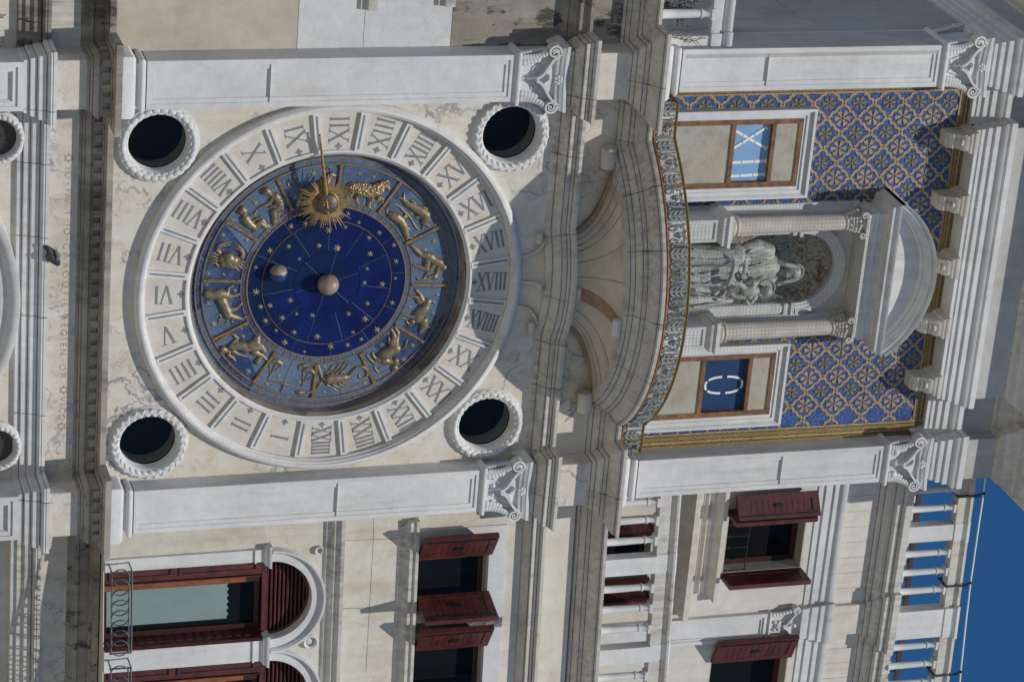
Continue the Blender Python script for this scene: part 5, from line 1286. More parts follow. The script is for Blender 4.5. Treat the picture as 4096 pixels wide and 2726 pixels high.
# balustrade of the left terrace
def baluster_mb(x, y, z0, z1, r):
    mb = MB(); H = z1 - z0
    mb.lathe_z(x, y, [(.0, z0), (r * 1.15, z0), (r * 1.15, z0 + .03), (r, z0 + .04), (r * 1.02, z0 + H * .3), (r * .9, z0 + H * .76), (r * 1.08, z0 + H * .765), (r * 1.12, z0 + H * .78), (r * 1.08, z0 + H * .795), (r * .86, z0 + H * .80), (r * .88, z0 + H * .86), (r * 1.1, z0 + H * .92), (r * 1.25, z0 + H * .945)], 18)
    mb.box(x - r * 1.3, x + r * 1.3, y - r * 1.3, y + r * 1.3, z0 + H * .945, z1); return mb
lb = thing('balustrade', 'stone balustrade of the left terrace, one round baluster beside a square end post', 'balustrade', (-3.4, -.12, 3.39), 'stone balustrades of the terraces and roof')
rail_prof = [(-.10, 3.995), (.0, 3.995), (.004, 4.01), (.004, 4.105), (-.01, 4.115), (-.01, 4.135), (.012, 4.15), (.03, 4.175), (.035, 4.20), (.018, 4.205), (.018, 4.235), (-.10, 4.24)]
MB().sweep([(-7, -.13), (-2.84, -.13)], rail_prof).build('hand_rail', 'white', lb, smooth=25)
mb = MB(); mb.sweep([(-2.84, .06), (-2.84, -.16), (-2.705, -.16)], rail_prof); mb.box(-2.815, -2.705, -.14, .06, 3.39, 4.0); mb.build('end_post', 'white', lb, smooth=25)
bl = baluster_mb(-3.06, -.12, 3.392, 3.998, .05).build('baluster', 'white', lb, smooth=40)
for k in range(1, 4): dup(bl, lb, (-.30 * k, 0, 0))
# plants on the terrace
def shrub(name, label, cx, cy, cz, ext, n, mats, seed, stems):
    random.seed(seed); t = thing(name, label, 'plant', (cx, cy, 3.39)); mb = MB()
    cl = [(cx + random.uniform(-1, 1) * ext[0], cy + random.uniform(-1, 1) * ext[1], cz + random.uniform(-1, 1) * ext[2]) for _ in range(14)]
    for i in range(n):
        c = random.choice(cl); p = Vector(c) + Vector((random.gauss(0, .055), random.gauss(0, .05), random.gauss(0, .06)))
        a = Vector((random.uniform(-1, 1), random.uniform(-1, 1), random.uniform(-1, 1))).normalized() * random.uniform(.010, .022); b_ = a.orthogonal().normalized() * a.length * .6
        mb.face([p - a, p + b_, p + a, p - b_], random.choice((0, 0, 1, 2)))
    mb.build('foliage', mats, t)
    mb = MB()
    for c in cl[:stems]: mb.tube([(cx + (c[0] - cx) * .3, cy, 3.40), (cx + (c[0] - cx) * .6, c[1], (3.4 + c[2]) / 2), c], [.006, .005, .002], 5)
    mb.build('stems', 'leaf', t); return t
shrub('potted_shrub', 'dry shrub with rusty and pale leaves behind the left terrace baluster', -3.18, .12, 3.62, (.22, .10, .20), 1100, ['leaf', 'leaf_pale', 'leaf_red'], 4, 12)
shrub('flowering_shrub', 'brown seed-headed shrub showing above the left terrace hand rail', -3.50, .25, 4.20, (.28, .12, .25), 700, ['leaf', 'leaf_pale', 'leaf'], 9, 14)
pot = thing('flower_pot', 'terracotta flower pot standing behind the left terrace baluster', 'flower pot', (-3.30, .2, 3.39))
MB().lathe_z(-3.30, .2, [(.0, 3.392), (.10, 3.392), (.145, 3.60), (.155, 3.60), (.155, 3.64), (.13, 3.64), (.12, 3.60), (.0, 3.59)], 20).build('pot', 'terracotta', pot, smooth=30)
vt = thing('creeper', 'leafless creeper with a few dead leaves over the end post of the left balustrade', 'plant', (-2.80, -.17, 3.40)); fv = crop(2600, 0, 2356 / 500)
mb = MB(); md = MB(); random.seed(12)
for pts in ([(390, 700), (640, 740), (870, 770), (980, 880)], [(340, 610), (470, 560), (700, 520), (1080, 530), (1180, 600)], [(680, 730), (760, 700), (900, 660)], [(850, 765), (960, 730), (1100, 690)], [(640, 740), (760, 790), (730, 830)], [(300, 520), (380, 480), (500, 470)], [(560, 730), (700, 690)]):
    P = [Vector(at(*fv(*p), -.165)) for p in pts]; mb.tube(P, [.0045] * (len(P) - 1) + [.0015], 5)
    for i in range(9):
        k = random.randrange(len(P) - 1); p = P[k].lerp(P[k + 1], random.random()) + Vector((random.gauss(0, .014), -.006, random.gauss(0, .014))); a = Vector((random.uniform(-1, 1), -.3, random.uniform(-1, 1))).normalized() * .009; b_ = a.orthogonal().normalized() * .005; md.face([p - a, p + b_, p + a, p - b_])
mb.build('stem', 'leaf', vt); md.build('leaves', ['leaf'], vt)
mb = MB()
for i in range(24): mb.tube([(-3.6 + .03 * i, .0, 3.39), (-3.6 + .03 * i, .0, 4.0)], .0009, 3)
for k in range(20): mb.tube([(-3.6, .0, 3.4 + .03 * k), (-2.86, .0, 3.4 + .03 * k)], .0009, 3)
tag(mb.build('bird_net', 'wire'), 'small bird net stretched behind the left terrace baluster', 'net')

# ================================================================== building on the right
L0, L1, L2, L3 = (crop(ox, 1820, KB) for ox in (0, 1024, 2048, 3072)); U3 = crop(2500, 1960, 2352 / 900)
right = thing('right_building', 'marble wing right of the clock tower with oxblood shutters, arched windows and a balustraded terrace', 'building', (4.2, .1, -9.2))
BS = -.09
def RL(fn, x, y, Y=0.0): q = at(*fn(x, y), Y, BS); return q[0], q[2]
rp = [(2.66, .40), (8, .40)]
sh = lambda pr, d: [(o, z + d) for o, z in pr]
MB().box(2.66, 8, .42, .8, -9.2, -3.3).build('arcade_wall', 'cream', right)
MB().sweep([(2.66, .34), (8, .36)], arch_prof).build('arcade_architrave', 'weathered', right, smooth=25)
MB().sweep([(2.66, .34), (8, .36)], [(-.15, -3.02), (0, -3.02), (0, -2.66), (-.15, -2.66)]).build('arcade_frieze', 'frieze', right)
MB().sweep([(2.66, .34), (8, .36)], sh(corn_prof, -.01)).build('arcade_cornice', 'dirty', right, smooth=25)
MT['dark_shaded_wood'] = flat('dark_red_shaded_wood', (.05, .014, .010), .4, 0, .3, 8)  # lintel shade painted into the lower casement frames; upper casements share the tone
# --- window openings
ax0, ax1 = RL(L0, 900, 797)[0], RL(L0, 900, 1340)[0]; bx0 = RL(L0, 900, 1490)[0]; wd_ = ax1 - ax0; bx1 = bx0 + wd_
zsp = -.505; rad = wd_ / 2
def arch_open(x0, x1): 
    c = (x0 + x1) / 2; return [(x0, -2.36)] + [(c - rad * math.cos(R_(a)), zsp + rad * math.sin(R_(a))) for a in range(0, 181, 6)] + [(x1, -2.36)]
qx0, qx1 = RL(L1, 1110, 695)[0], RL(L1, 1095, 1000)[0] + .30; rx0 = RL(L1, 1075, 1330)[0]; rx1 = rx0 + qx1 - qx0
qz0, qz1 = 1.185, 2.03
mb = MB(); add_curve(mb, [rect(2.66, 8, -2.37, 2.42), arch_open(ax0, ax1), arch_open(bx0, bx1), rect(qx0, qx1, qz0, qz1), rect(rx0, rx1, qz0, qz1)], .03, .35)
mb.shear(BS).build('lower_wall', 'cream', right)
px0 = RL(L0, 900, 712)[0]
for x0, x1 in ((px0, ax0), (ax1, bx0), (bx1, bx1 + ax0 - px0)):
    mb = MB()
    mb.box(x0, x1, -.012, .10, -2.36, -.68); mb.box(x0 - .006, x1 + .006, -.03, .10, -.695, -.675); mb.box(x0, x1, -.014, .1, -.675, -.60)
    mb.sweep([(x0, .1), (x0, -.015), (x1, -.015), (x1, .1)], [(-.05, -.60), (.0, -.60), (.03, -.575), (.04, -.55), (.055, -.535), (.06, -.51), (-.05, -.50)])
    mb.shear(BS).build('window_pillar', 'white', right, smooth=25)
def arched_window(x0, x1):
    c = (x0 + x1) / 2
    mb = MB(); mb.lathe_y(c, zsp + .005, [(rad, .1), (rad, -.02), (rad + .015, -.022), (rad + .10, -.024), (rad + .105, -.05), (rad + .125, -.07), (rad + .15, -.072), (rad + .153, .1)], 40, 0, 0, math.pi)
    w_ = mb.shear(BS).build('arched_window', 'white', right, smooth=30)
    mb = MB(); zz = zsp - .02                                   # fixed louvres in the arch
    while zz < zsp + rad - .03:
        h = max(.02, zz - zsp); hx_ = math.sqrt(max(.0004, rad * rad - h * h)) - .01
        mb.hexa([(c - hx_, .12, zz), (c + hx_, .12, zz), (c + hx_, .165, zz + .035), (c - hx_, .165, zz + .035), (c - hx_, .115, zz + .012), (c + hx_, .115, zz + .012), (c + hx_, .16, zz + .047), (c - hx_, .16, zz + .047)]); zz += .047
    mb.box(x0, x1, .09, .15, zsp - .075, zsp - .02); mb.lathe_y(c, zsp, [(rad - .035, .10), (rad - .001, .10), (rad - .001, .17), (rad - .035, .17)], 30, 0, 0, math.pi)
    mb.shear(BS).build('louvre', 'red', w_)
    MB().box(x0, x1, .20, .21, zsp - .02, zsp + rad).shear(BS).build('backing', 'dark', w_)
    # folded shutters, left leaf turned outwards, right leaf against the reveal
    mb = MB(); xs = x0 + .19
    mb.box(x0 + .002, xs, .085, .12, -2.36, zsp - .08)
    for z0, z1 in ((-2.3, -1.60), (-1.52, zsp - .14)): mb.frame(x0 + .03, xs - .05, z0, z1, .02, .02, .02, .02, .070, .086)
    for k in range(3): mb.box(xs + .004 + .012 * k, xs + .012 + .012 * k, .06 + .02 * k, .14, -2.36, zsp - .08)
    mb.shear(BS).build('shutter', 'red', w_)
    mb = MB(); xr_ = x1 - .002
    mb.box(xr_ - .03, xr_, .0, .33, -2.36, zsp - .08)
    for k in range(14): mb.box(xr_ - .037, xr_ - .03, .05, .28, -2.2 + .11 * k, -2.13 + .11 * k)
    for k in range(3): mb.box(xr_ - .03 + .011 * k, xr_ - .022 + .011 * k, -.025 - .008 * k, .0, -2.36, zsp - .08)
    mb.shear(BS).build('shutter', 'red', w_)
    mb = MB(); mb.box(xs + .05, xs + .088, .19, .26, -2.36, zsp - .08); mb.box(xs + .093, xs + .145, .20, .26, -2.36, zsp - .08)
    mb.shear(BS).build('casement', 'wood', w_)
    mb = MB(); mb.frame(xs + .145, x1 - .03, -2.36, zsp - .08, .004, .07, .05, .06, .20, .26); mb.shear(BS).build('casement_frame', 'dark_shaded_wood', w_)
    MB().box(xs + .13, x1 - .1, .235, .24, -2.32, zsp - .12).shear(BS).build('glass', 'glass', w_)
    mb = MB(); zt = -.94; n = 26
    top = [(xs + .137 + (x1 - .16 - xs - .137) * i / n, zt + .012 * math.sin(i * 1.45)) for i in range(n + 1)]
    mb.prism([(xs + .137, -2.3), (x1 - .16, -2.3)] + top[::-1], .228, .234)
    mb.shear(BS).build('blind', 'blind', w_); return w_
arched_window(ax0, ax1); arched_window(bx0, bx1)
MB().box(2.66, 8, .37, .40, -2.4, 2.4).shear(BS).build('dark_interior', 'dark', right)
mb = MB()
for x, y in ((375, 1290),):
    q = RL(L1, x, y); mb.lathe_y(q[0], q[1], [(.055, .03), (.055, -.005), (.075, -.02), (.085, -.005), (.085, .04)], 24); mb.ell((q[0], .03, q[1]), (.05, .018, .05), 10, 6)
mb.shear(BS).build('roundel', 'white', right, smooth=40); mb = MB()
q = RL(L1, 440, 660); mb.lathe_y(q[0], q[1], [(.03, .03), (.03, .0), (.05, -.01), (.055, .03)], 16)
mb.shear(BS).build('roundel', 'white', right, smooth=40)
sp_ = [(2.66, .03), (8, .03)]
MB().sweep(sp_, [(-.1, .105), (.0, .105), (.025, .12), (.03, .165), (.05, .175), (.075, .20), (.08, .235), (.10, .25), (.115, .27), (.118, .31), (-.1, .33)]).shear(BS).build('string_course', 'weathered', right, smooth=25)
MB().sweep([(2.95, .2), (2.95, .03), (8, .03)], [(-.1, .955), (.0, .955), (.02, .975), (.035, 1.02), (.07, 1.05), (.085, 1.075), (.085, 1.125), (.105, 1.14), (.105, 1.175), (-.1, 1.185)]).shear(BS).build('window_sill', 'weathered', right, smooth=25)
cr = None
for x, y in ((803, 697), (788, 940), (777, 1170), (766, 1395), (805, 458), (828, 460), (853, 567), (650, 582), (1285, 537), (1630, 505), (1710, 497), (287, 607)):
    q = RL(L1, x, y, .03)
    if cr is None: cr = MB().box(-.015, .015, -.006, .006, -.015, .015).build('metal_cramp', 'copper', right); o = cr
    else: o = dup(cr, right)
    o.location = Vector((q[0], .03 + BS * (q[0] - 2.68), q[1])) - right.location
mb = MB()
for a, b_ in (((813, 435), (813, 580)), ((813, 580), (760, 1500)), ((600, 590), (990, 575)), ((560, 1060), (780, 1055))):
    P, Q = RL(L1, *a, .03), RL(L1, *b_, .03); mb.tube([(P[0], .0305, P[1]), (Q[0], .0305, Q[1])], .0035, 4)
mb.shear(BS).build('slab_joint', 'dirty', right)
# --- square windows with outward shutters
def leaf(hx, z0, z1, dx, dy, lined=True, mat='red', par=None, b=BS, th=.035, hook=True):
    "shutter leaf hinged at x=hx on the wall, its free edge dx along and dy out from the wall"
    mb = MB(); L = math.hypot(dx, dy); e = Vector((dx / L, dy / L)); n_ = Vector((-e.y, e.x)); n_ = n_ if n_.x * 0 + n_.y <= 0 else -n_
    O = Vector((hx, .02))
    def bx(u0, u1, w0, w1, za, zb_, mi=0):
        P = [O + e * u + n_ * w for u, w in ((u0, w0), (u1, w0), (u1, w1), (u0, w1))]
        mb.hexa([(p.x, p.y, za) for p in P] + [(p.x, p.y, zb_) for p in P], mi)
    bx(0, L, 0, th, z0, z1)
    for s0, s1 in ((th, th + .010), (-.010, 0)):
        m_ = .09; bx(0, L, s0, s1, z0, z0 + m_); bx(0, L, s0, s1, z1 - m_, z1); bx(0, .075, s0, s1, z0 + m_, z1 - m_); bx(L - .075, L, s0, s1, z0 + m_, z1 - m_)
        if lined:
            k = int((z1 - z0 - 2 * m_) / .075)
            for i in range(k): bx(.075, L - .075, s0 * .6 + s1 * .4, s0 * .5 + s1 * .5 + .001, z0 + m_ + .075 * i, z0 + m_ + .075 * i + .069)
        if hook: bx(L * .42, L * .55, s1, s1 + .012, (z0 + z1) / 2 - .05, (z0 + z1) / 2 + .05, 1); bx(L - .05, L - .035, s1, s1 + .012, z0 + .03, z1 - .03, 1)
    return mb.shear(b).build('shutter', [mat, 'iron'], par)
def square_window(x0, x1, hxr):
    mb = MB(); mb.frame(x0 - .30, x1 + .12, qz0 - .01, qz1 + .20, .30, .12, 0, .20, .008, .04); w_ = mb.shear(BS).build('square_window', 'white', right)
    mb = MB(); mb.frame(x0 - .001, x1 + .001, qz0 - .001, qz1 + .001, .02, .02, .02, .02, .03, .37); mb.shear(BS).build('reveal', 'jamb', w_)
    mb = MB(); mb.box(x0 + .02, x0 + .078, .16, .22, qz0, qz1 - .02); mb.box(x0 + .083, x0 + .14, .165, .22, qz0, qz1 - .02); mb.box(x0 + .14, x1 - .07, .16, .22, qz0, qz0 + .045); mb.shear(BS).build('casement', 'wood', w_)
    mb = MB(); mb.frame(x0 + .14, x1 - .02, qz0 + .045, qz1 - .02, .004, .05, .0, .06, .165, .22); mb.shear(BS).build('casement_frame', 'dark_shaded_wood', w_)
    MB().box(x0 + .12, x1 - .05, .19, .2, qz0, qz1 - .06).shear(BS).build('glass', 'glass', w_)
    leaf(x0 + .015, qz0 + .01, qz1 + .03, -.34, -.24, True, par=w_); leaf(hxr, qz0 + .01, qz1 + .02, .10, -.42, True, par=w_); return w_
square_window(qx0, qx1, RL(L1, 1095, 1000)[0]); square_window(rx0, rx1, rx0 + .55)
# --- middle mouldings and terrace
ep = [(2.66, .07), (8, .07)]
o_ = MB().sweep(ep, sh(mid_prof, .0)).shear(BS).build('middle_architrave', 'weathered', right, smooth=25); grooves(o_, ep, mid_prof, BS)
MB().sweep(ep, [(-.15, 2.60), (0, 2.60), (0, 3.06), (-.15, 3.06)]).shear(BS).build('middle_frieze', 'cream', right)
ep = [(2.66, .13), (8, .13)]
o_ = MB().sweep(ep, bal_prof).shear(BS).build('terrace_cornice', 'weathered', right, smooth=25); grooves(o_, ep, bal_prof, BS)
MB().box(2.66, 8, -.1, 1.2, 3.34, 3.393).shear(BS).build('terrace_floor', 'weathered', right)
tb = thing('balustrade', 'stone balustrade of the right terrace in front of red shuttered windows', 'balustrade', (4, -.1, 3.39), 'stone balustrades of the terraces and roof')
yb = -.03
rprof = [(-.10, 4.03), (.0, 4.03), (.012, 4.04), (.012, 4.17), (-.005, 4.18), (-.005, 4.20), (.015, 4.215), (.035, 4.24), (.04, 4.265), (.03, 4.285), (-.10, 4.29)]
MB().sweep([(2.66, yb - .02), (8, yb - .02)], rprof).shear(BS).build('hand_rail', 'weathered', tb, smooth=25)
bl = None
for y in (335, 460, 600, 925, 1065, 1205, 1530, 1670):
    x = RL(L2, 860, y, yb - .04)[0]
    if bl is None: x_0 = x; bl = baluster_mb(x, yb + BS * (x - 2.68), 3.393, 4.032, .044).build('baluster', 'white', tb, smooth=40)
    else: dup(bl, tb, (x - x_0, BS * (x - x_0), 0))
pr = None
for y0, y1 in ((715, 830), (1335, 1440)):
    a, b_ = RL(L2, 820, y0, yb - .06)[0], RL(L2, 820, y1, yb - .06)[0]
    mb = MB(); mb.box(a, b_, yb - .06, yb + .08, 3.393, 4.04); mb.sweep([(a, yb + .05), (a, yb - .03), (b_, yb - .03), (b_, yb + .05)], rprof); mb.shear(BS).build('pier', 'white', tb)
# --- upper storey, set back behind the terrace
UY = .55
def UW(fn, x, y, Y=UY): q = at(*fn(x, y), Y); return q[0], q[2]
o0 = UW(U3, 1085, 240); o1 = UW(U3, 1005, 870); o2 = UW(U3, 1832, 830); ux0, ux1 = o0[0] - .03, o1[0]; uz0, uz1 = (o0[1] + o1[1]) / 2, o2[1]
v0 = UW(U3, 200, 1480 * 0 + 900)
vx0, vx1, vz0, vz1 = ux0, ux1, 3.42, uz0 - .93
sx0 = UW(L2, 1500, 1480, UY)[0]
mb = MB(); add_curve(mb, [rect(2.6, 8, 3.38, 7.6), rect(ux0, ux1, uz0, uz1), rect(vx0, vx1, vz0, vz1), rect(ux0 + 2.02, ux1 + 2.02, uz0, uz1)], UY, .35)
uw_ = mb.build('upper_wall', 'band', right)
def mould(x0, x1, z0, z1, p, name, mat='band'):
    h = z1 - z0
    MB().sweep([(x0, UY + .1), (x0, UY), (x1, UY), (x1, UY + .1)], [(-.05, z0), (.0, z0), (p * .25, z0 + h * .15), (p * .3, z0 + h * .35), (p * .75, z0 + h * .6), (p * .85, z0 + h * .65), (p, z0 + h * .7), (p, z1 - .01), (-.05, z1)]).build(name, mat, right, smooth=25)
h0 = UW(U3, 610, 1225, UY - .2); h1 = UW(U3, 730, 400, UY - .2); mould(2.75, h0[0], h1[1] - .20, h1[1] + .06, .20, 'window_hood')
s0 = UW(U3, 965, 1090, UY - .1); s1 = UW(U3, 1060, 400, UY - .1); mould(2.75, s0[0], s1[1] - .20, s1[1] + .0, .11, 'upper_sill')
mould(2.75, s0[0] - .02, s1[1] - .29, s1[1] - .21, .035, 'sill_fascia')
def upper_window(x0, x1, z0, z1, first):
    mb = MB(); mb.frame(x0 - .001, x1 + .001, z0 - .001, z1 + .001, .015, .015, .015, .015, UY, UY + .33); w_ = mb.build('upper_window', 'jamb', right)
    mb = MB(); mb.frame(x0 + .015, x1 - .015, z0, z1 - .015, .05, .07, .05, .07, UY + .20, UY + .26); mb.build('casement', 'dark_shaded_wood', w_)
    MB().box(x0 + .05, x1 - .06, UY + .235, UY + .24, z0, z1 - .06).build('glass', 'glass', w_)
    return w_
wA = upper_window(ux0, ux1, uz0, uz1, True)
def leafU(hx, z0, z1, dx, dy, par, yy=0): 
    o = leaf(hx, z0, z1, dx, dy, par=par, b=0); o.location.y += UY - .02 + yy; return o
leafU(ux0 - .25, uz0 + .02, uz1 + .03, .25, -.17, wA, -.10); leafU(ux0 + .02, uz0 - .02, uz1 - .0, .03, -.30, wA)
leafU(ux1 - .0, uz0 - .02, uz1 - .0, -.005, -.34, wA)
wB = upper_window(vx0, vx1, vz0, vz1, False); leafU(vx0 + .02, vz0, vz1, .12, -.30, wB); leafU(vx1, vz0, vz1, .12, -.36, wB)
wC = upper_window(ux0 + 2.02, ux1 + 2.02, uz0, uz1, False); leafU(ux0 + 2.04, uz0 - .0, uz1 + .02, -.36, -.16, wC)
for k, xx in enumerate((4.62, 6.6)):
    pass
# iron guard bars in the upper window
gd = thing('window_guard', 'thin black twisted iron guard across the upper window above the right terrace', 'window guard', (ux0 + .4, UY, uz0))
gz = UW(U3, 1290, 480, UY + .03)[1]; mb = MB(); mb.tube([(ux0 + .02, UY + .03, gz), (ux1 - .01, UY + .03, gz)], .008, 6); mb.tube([(ux1 - .02, UY + .03, gz - .03), (ux1 - .02, UY + .03, gz + .02)], .01, 6); mb.build('top_bar', 'iron', gd)
ba_ = None
for k in range(6):
    x = ux0 + .06 + (ux1 - ux0 - .08) * k / 5
    if ba_ is None:
        mb = MB(); mb.tube([(x, UY + .03, uz0 + .0), (x, UY + .03, gz)], .006, 6); mb.ell((x, UY + .03, (uz0 + gz) / 2 - .02), (.011, .011, .04), 6, 6)
        mb.tube([(x + .02 * math.cos(t), UY + .02, uz0 + .05 + .025 * math.sin(t)) for t in [k_ * .5 for k_ in range(9)]], .004, 5); ba_ = mb.build('bar', 'iron', gd); xa = x
    else: dup(ba_, gd, (x - xa, 0, 0))
# small pilasters of the upper storey
def small_pil(x0, x1):
    yf = UY - .07; mb = MB()
    z1 = UW(U3, 1490, 1400, yf)[1]
    mb.frame(x0, x1, 3.39, z1, .05, .05, .05, .05, yf, UY + .05); mb.frame(x0 + .05, x1 - .05, 3.44, z1 - .05, .03, .03, .03, .03, yf + .014, UY + .05); mb.box(x0 + .08, x1 - .08, yf + .028, UY + .05, 3.47, z1 - .08)
    o = mb.build('small_pilaster', 'white', right)
    MB().sweep([(x0, UY + .05), (x0, yf), (x1, yf), (x1, UY + .05)], [(-.05, z1), (.0, z1), (.02, z1 + .015), (.02, z1 + .03), (.0, z1 + .045), (-.05, z1 + .045)]).build('necking', 'white', o, smooth=40)
    return o, z1, yf
x0_, x1_ = UW(U3, 1100, 1350 - 30, UY - .07)[0], UW(U3, 1050, 1570, UY - .07)[0] + .02
x0_ = UW(L2, 1300, 1132, UY - .07)[0]; x1_ = UW(L2, 1300, 1310, UY - .07)[0]
o, zc_, yf = small_pil(x0_, x1_)
def small_cap(x0, x1, yf, z0, z1, par):
    mb = MB(); xc = (x0 + x1) / 2; hw = (x1 - x0) / 2; H = z1 - z0
    mb.box(x0 + .01, x1 - .01, yf + .01, UY + .05, z0, z1)
    for sx in (-1, 1):
        for t in range(6):
            a = t / 5; mb.ell((xc + sx * (hw - .02 + .04 * a * a), yf - .02 * a * a, z0 + .02 + H * .55 * a), (.03, .022, .034), 8, 6)
        vx, vz = xc + sx * (hw + .03), z0 + H * .80; path = bez((xc + sx * .01, z0 + H * .40), (xc + sx * .04, z0 + H * .66), (xc + sx * hw * .8, z0 + H * .62), (vx - sx * .015, vz + .05), 10) + spiral(vx, vz, .05, .012, math.pi / 2 + sx * .25, -sx * 1.7, 24)
        mb.ribbon(path, yf - .05, yf + .04, .018)
        for t in range(3): mb.ell((xc + sx * .05, yf + .0, z0 + .05 + .06 * t), (.025, .018, .022), 8, 5)
    mb.ell((xc, yf - .0, z0 + .10), (.05, .03, .05), 10, 6); mb.ell((xc, yf - .03, z0 + H * .78), (.03, .025, .03), 8, 6)
    mb.box(x0 - .05, x1 + .05, yf - .05, UY + .05, z1, z1 + .06); mb.build('capital', 'white', par, smooth=50)
zt_ = UW(U3, 1860, 1400, yf)[1]
small_cap(x0_, x1_, yf, zc_ + .045, zt_ - .05, o)
# upper entablature, breaking forward over the pilaster
def EP(y): return [(2.60, y), (x0_ - .02, y), (x0_ - .02, y - .06), (x1_ + .02, y - .06), (x1_ + .02, y), (8, y)]
e0 = zt_ + .0; eA = UW(L3, 495, 650, UY - .06)[1]; eF = UW(L3, 700, 620, UY)[1]; eC = UW(L3, 960, 640, UY - .22)[1]
hA = eA - e0
MB().sweep(EP(UY), [(-.1, e0), (.012, e0), (.014, e0 + hA * .22), (.03, e0 + hA * .25), (.032, e0 + hA * .52), (.05, e0 + hA * .56), (.052, e0 + hA * .72), (.075, e0 + hA * .80), (.085, e0 + hA * .9), (.085, eA), (-.1, eA + .01)]).build('upper_architrave', 'white', right, smooth=25)
mb = MB(); P_ = EP(UY); zq = eC - .35
mb.sweep(P_, [(-.1, eA), (.004, eA), (.004, zq), (-.1, zq)]); mb.build('upper_frieze', 'band', right)
mb = MB(); random.seed(5)
for k in range(14):
    x = 3.02 + .21 * k; mb.box(x, x + .004, UY - .0055, UY + .01, eA + .005, zq)
mb.build('frieze_joint', 'dirty', right)
zl_ = eC
rc_ = [(-.1, zl_ - .40), (.012, zl_ - .40), (.02, zl_ - .36), (.05, zl_ - .34), (.055, zl_ - .30), (.07, zl_ - .28), (.12, zl_ - .25), (.125, zl_ - .20), (.175, zl_ - .18), (.18, zl_ - .115), (.205, zl_ - .10), (.22, zl_ - .085), (.22, zl_), (-.1, zl_ + .01)]
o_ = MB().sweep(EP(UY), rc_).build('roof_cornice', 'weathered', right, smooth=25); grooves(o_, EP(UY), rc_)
# --- roof balustrade
RB, RY = -.045, UY - .12
def RT(fn, x, y, Y=RY): q = at(*fn(x, y), Y, RB); return q[0], q[2]
zr0 = zl_ + .005; zr1 = RT(L3, 1290, 470)[1]; zr2 = RT(L3, 1395, 450)[1]
rb = thing('balustrade', 'white roof balustrade of the right wing against the blue sky', 'balustrade', (4.4, RY, zr0), 'stone balustrades of the terraces and roof')
hp = [(-.11, zr1), (.0, zr1), (.01, zr1 + .01), (.01, zr1 + (zr2 - zr1) * .55), (-.005, zr1 + (zr2 - zr1) * .58), (.015, zr1 + (zr2 - zr1) * .68), (.035, zr1 + (zr2 - zr1) * .82), (.035, zr2), (-.11, zr2 + .005)]
MB().sweep([(2.60, RY), (8, RY)], hp).shear(RB).build('hand_rail', 'weathered', rb, smooth=25)
bl = None
for y in (250, 378, 685, 812, 940, 1320, 1447, 1572):
    x = RT(L3, 1150, y)[0]
    if bl is None: xq = x; bl = baluster_mb(x, RY + .05 + RB * (x - 2.68), zr0 - .02, zr1 + .005, .042).build('baluster', 'white', rb, smooth=40)
    else: dup(bl, rb, (x - xq, RB * (x - xq), 0))
for y0, y1, ex in ((485, 592, 0), (1058, 1245, .03)):
    a, b_ = RT(L3, 1150, y0)[0], RT(L3, 1150, y1)[0]
    mb = MB(); mb.box(a, b_, RY - .01 - ex, RY + .12, zr0 - .02, zr1 + .01)
    mb.sweep([(a - .0, RY + .1), (a, RY - .012 - ex), (b_, RY - .012 - ex), (b_, RY + .1)], [(o_ * .9, z_) for o_, z_ in hp]); mb.shear(RB).build('pier', 'white', rb)
# rusty rail behind it
ir = thing('roof_rail', 'rust-brown iron rail running behind the roof balustrade', 'railing', (4.4, RY + .9, zr0))
q0, q1 = at(*L3(1060, 330), RY + .9), at(*L3(905, 1560), RY + .9); d_ = Vector(q1) - Vector(q0)
P0, P1 = Vector(q0) - d_ * .25, Vector(q1) + d_ * .2
mb = MB(); mb.box(0, 1, 0, 1, 0, 1); mb.v = []; mb.f = []; mb.m = []
mb.extr([P0, P0 + Vector((0, .03, 0)), P0 + Vector((0, .03, -.065)), P0 + Vector((0, 0, -.065))], P1 - P0); mb.build('bar', 'rustybrown', ir) if 'rustybrown' in MT else None
MT['rustybrown'] = flat('red_brown_paint', (.085, .045, .038), .6, .1, .3, 10)
if not ir.children: mb.build('bar', 'rustybrown', ir)
po = None
for k in range(14):
    p = P0.lerp(P1, (k + .5) / 14)
    if po is None: po = MB().tube([p + Vector((0, .015, -.06)), p + Vector((0, .015, -.5))], .009, 6).build('post', 'iron', ir); p_0 = p
    else: dup(po, ir, p - p_0)
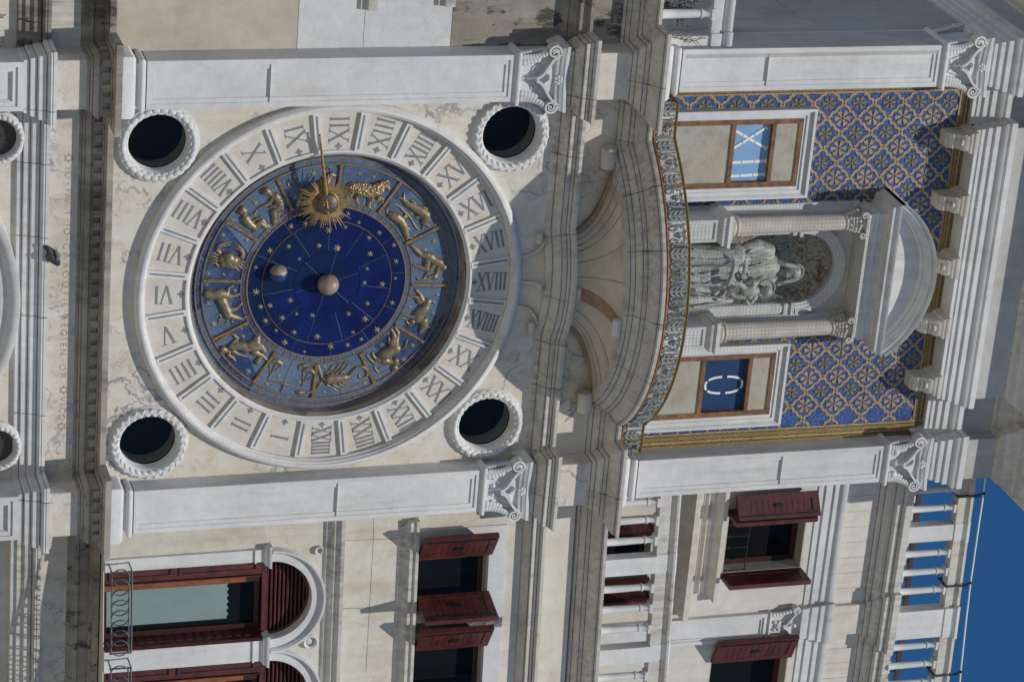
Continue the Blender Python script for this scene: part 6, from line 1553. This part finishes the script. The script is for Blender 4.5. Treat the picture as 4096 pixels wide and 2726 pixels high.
# lightning cable on hooks over the balustrade
cb = thing('cable', 'pale lightning cable held by curled hooks above the roof balustrade', 'cable', (4.4, RY - .05, zr2))
mb = MB(); PC = [Vector(at(*L3(*p), RY - .06, RB)) for p in ((1506, 150), (1492, 262), (1448, 560), (1402, 880), (1365, 1200), (1334, 1495), (1325, 1600), (1310, 1720))]
mb.tube(PC, .010, 7); mb.build('wire', 'whitepaint', cb, smooth=60)
for p, r_ in (((1492, 262), (1415, 288)), ((1402, 880), (1335, 908)), ((1334, 1495), (1268, 1524))):
    A_ = Vector(at(*L3(*p), RY - .06, RB)); B_ = Vector(at(*L3(*r_), RY - .06, RB)); mb = MB()
    mb.ell(tuple(A_), .022, 8, 6); mb.tube([A_, A_.lerp(B_, .5) + Vector((-.01, 0, .0)), B_], .008, 6)
    mb.tube([A_ + Vector((.02, 0, -.03)), A_ + Vector((.05, 0, -.07)), A_ + Vector((.045, 0, -.10)), A_ + Vector((.015, 0, -.10)), A_ + Vector((.02, 0, -.07))], .007, 6)
    h_ = mb.build('hook', 'iron', cb, smooth=60)
    MB().box(B_.x - .008, B_.x + .008, RY - .05 + RB * (B_.x - 2.68), RY + .12, zr1 - .03, zr2 + .01).build('clamp', 'copper', h_)
# --- iron window guards with hoops before the arched windows
def hoop_guard(xa, xb, label):
    z0, z1, yf = -2.34, RL(L0, 912, 1000, -.22)[1], -.22
    t = thing('window_guard', label, 'window guard', ((xa + xb) / 2, yf, z0), 'hooped iron window guards')
    mb = MB()
    for z in (z0 + .02, z1 - .03, z1): mb.tube([(xa, yf, z), (xb, yf, z)], .008 if z != z1 else .011, 6)
    for x in (xa, xb):
        for z in (z0 + .02, z1): mb.tube([(x, yf, z), (x, .03, z)], .008, 6)
        mb.tube([(x, yf, z0), (x, yf, z1)], .010, 6)
    mb.shear(BS).build('frame', 'greyiron', t); hp_ = None; n = 8; st_ = (xb - xa) / n
    for k in range(n):
        x = xa + st_ * (k + .5)
        if hp_ is None:
            mb = MB(); mb.tube([(x + st_ * .80 * math.cos(q), yf, (z0 + .02 + z1 - .03) / 2 + (z1 - z0 - .05) / 2 * math.sin(q)) for q in [2 * math.pi * i / 24 for i in range(25)]], .007, 6)
            mb.v = [(a, b_ + BS * (x - 2.68), c) for a, b_, c in mb.v]; hp_ = mb.build('hoop', 'greyiron', t, smooth=60); xh = x
        else: dup(hp_, t, (x - xh, BS * (x - xh), 0))
ga, gb = RL(L0, 912, 803, -.22)[0], RL(L0, 905, 1362, -.22)[0]
hoop_guard(ga, gb, 'grey iron window guard of hoops before the arched window nearest the clock tower')
g2 = RL(L0, 885, 1440, -.22)[0]; hoop_guard(g2 + .05, g2 + .05 + gb - ga, 'grey iron window guard of hoops before the farther arched window')
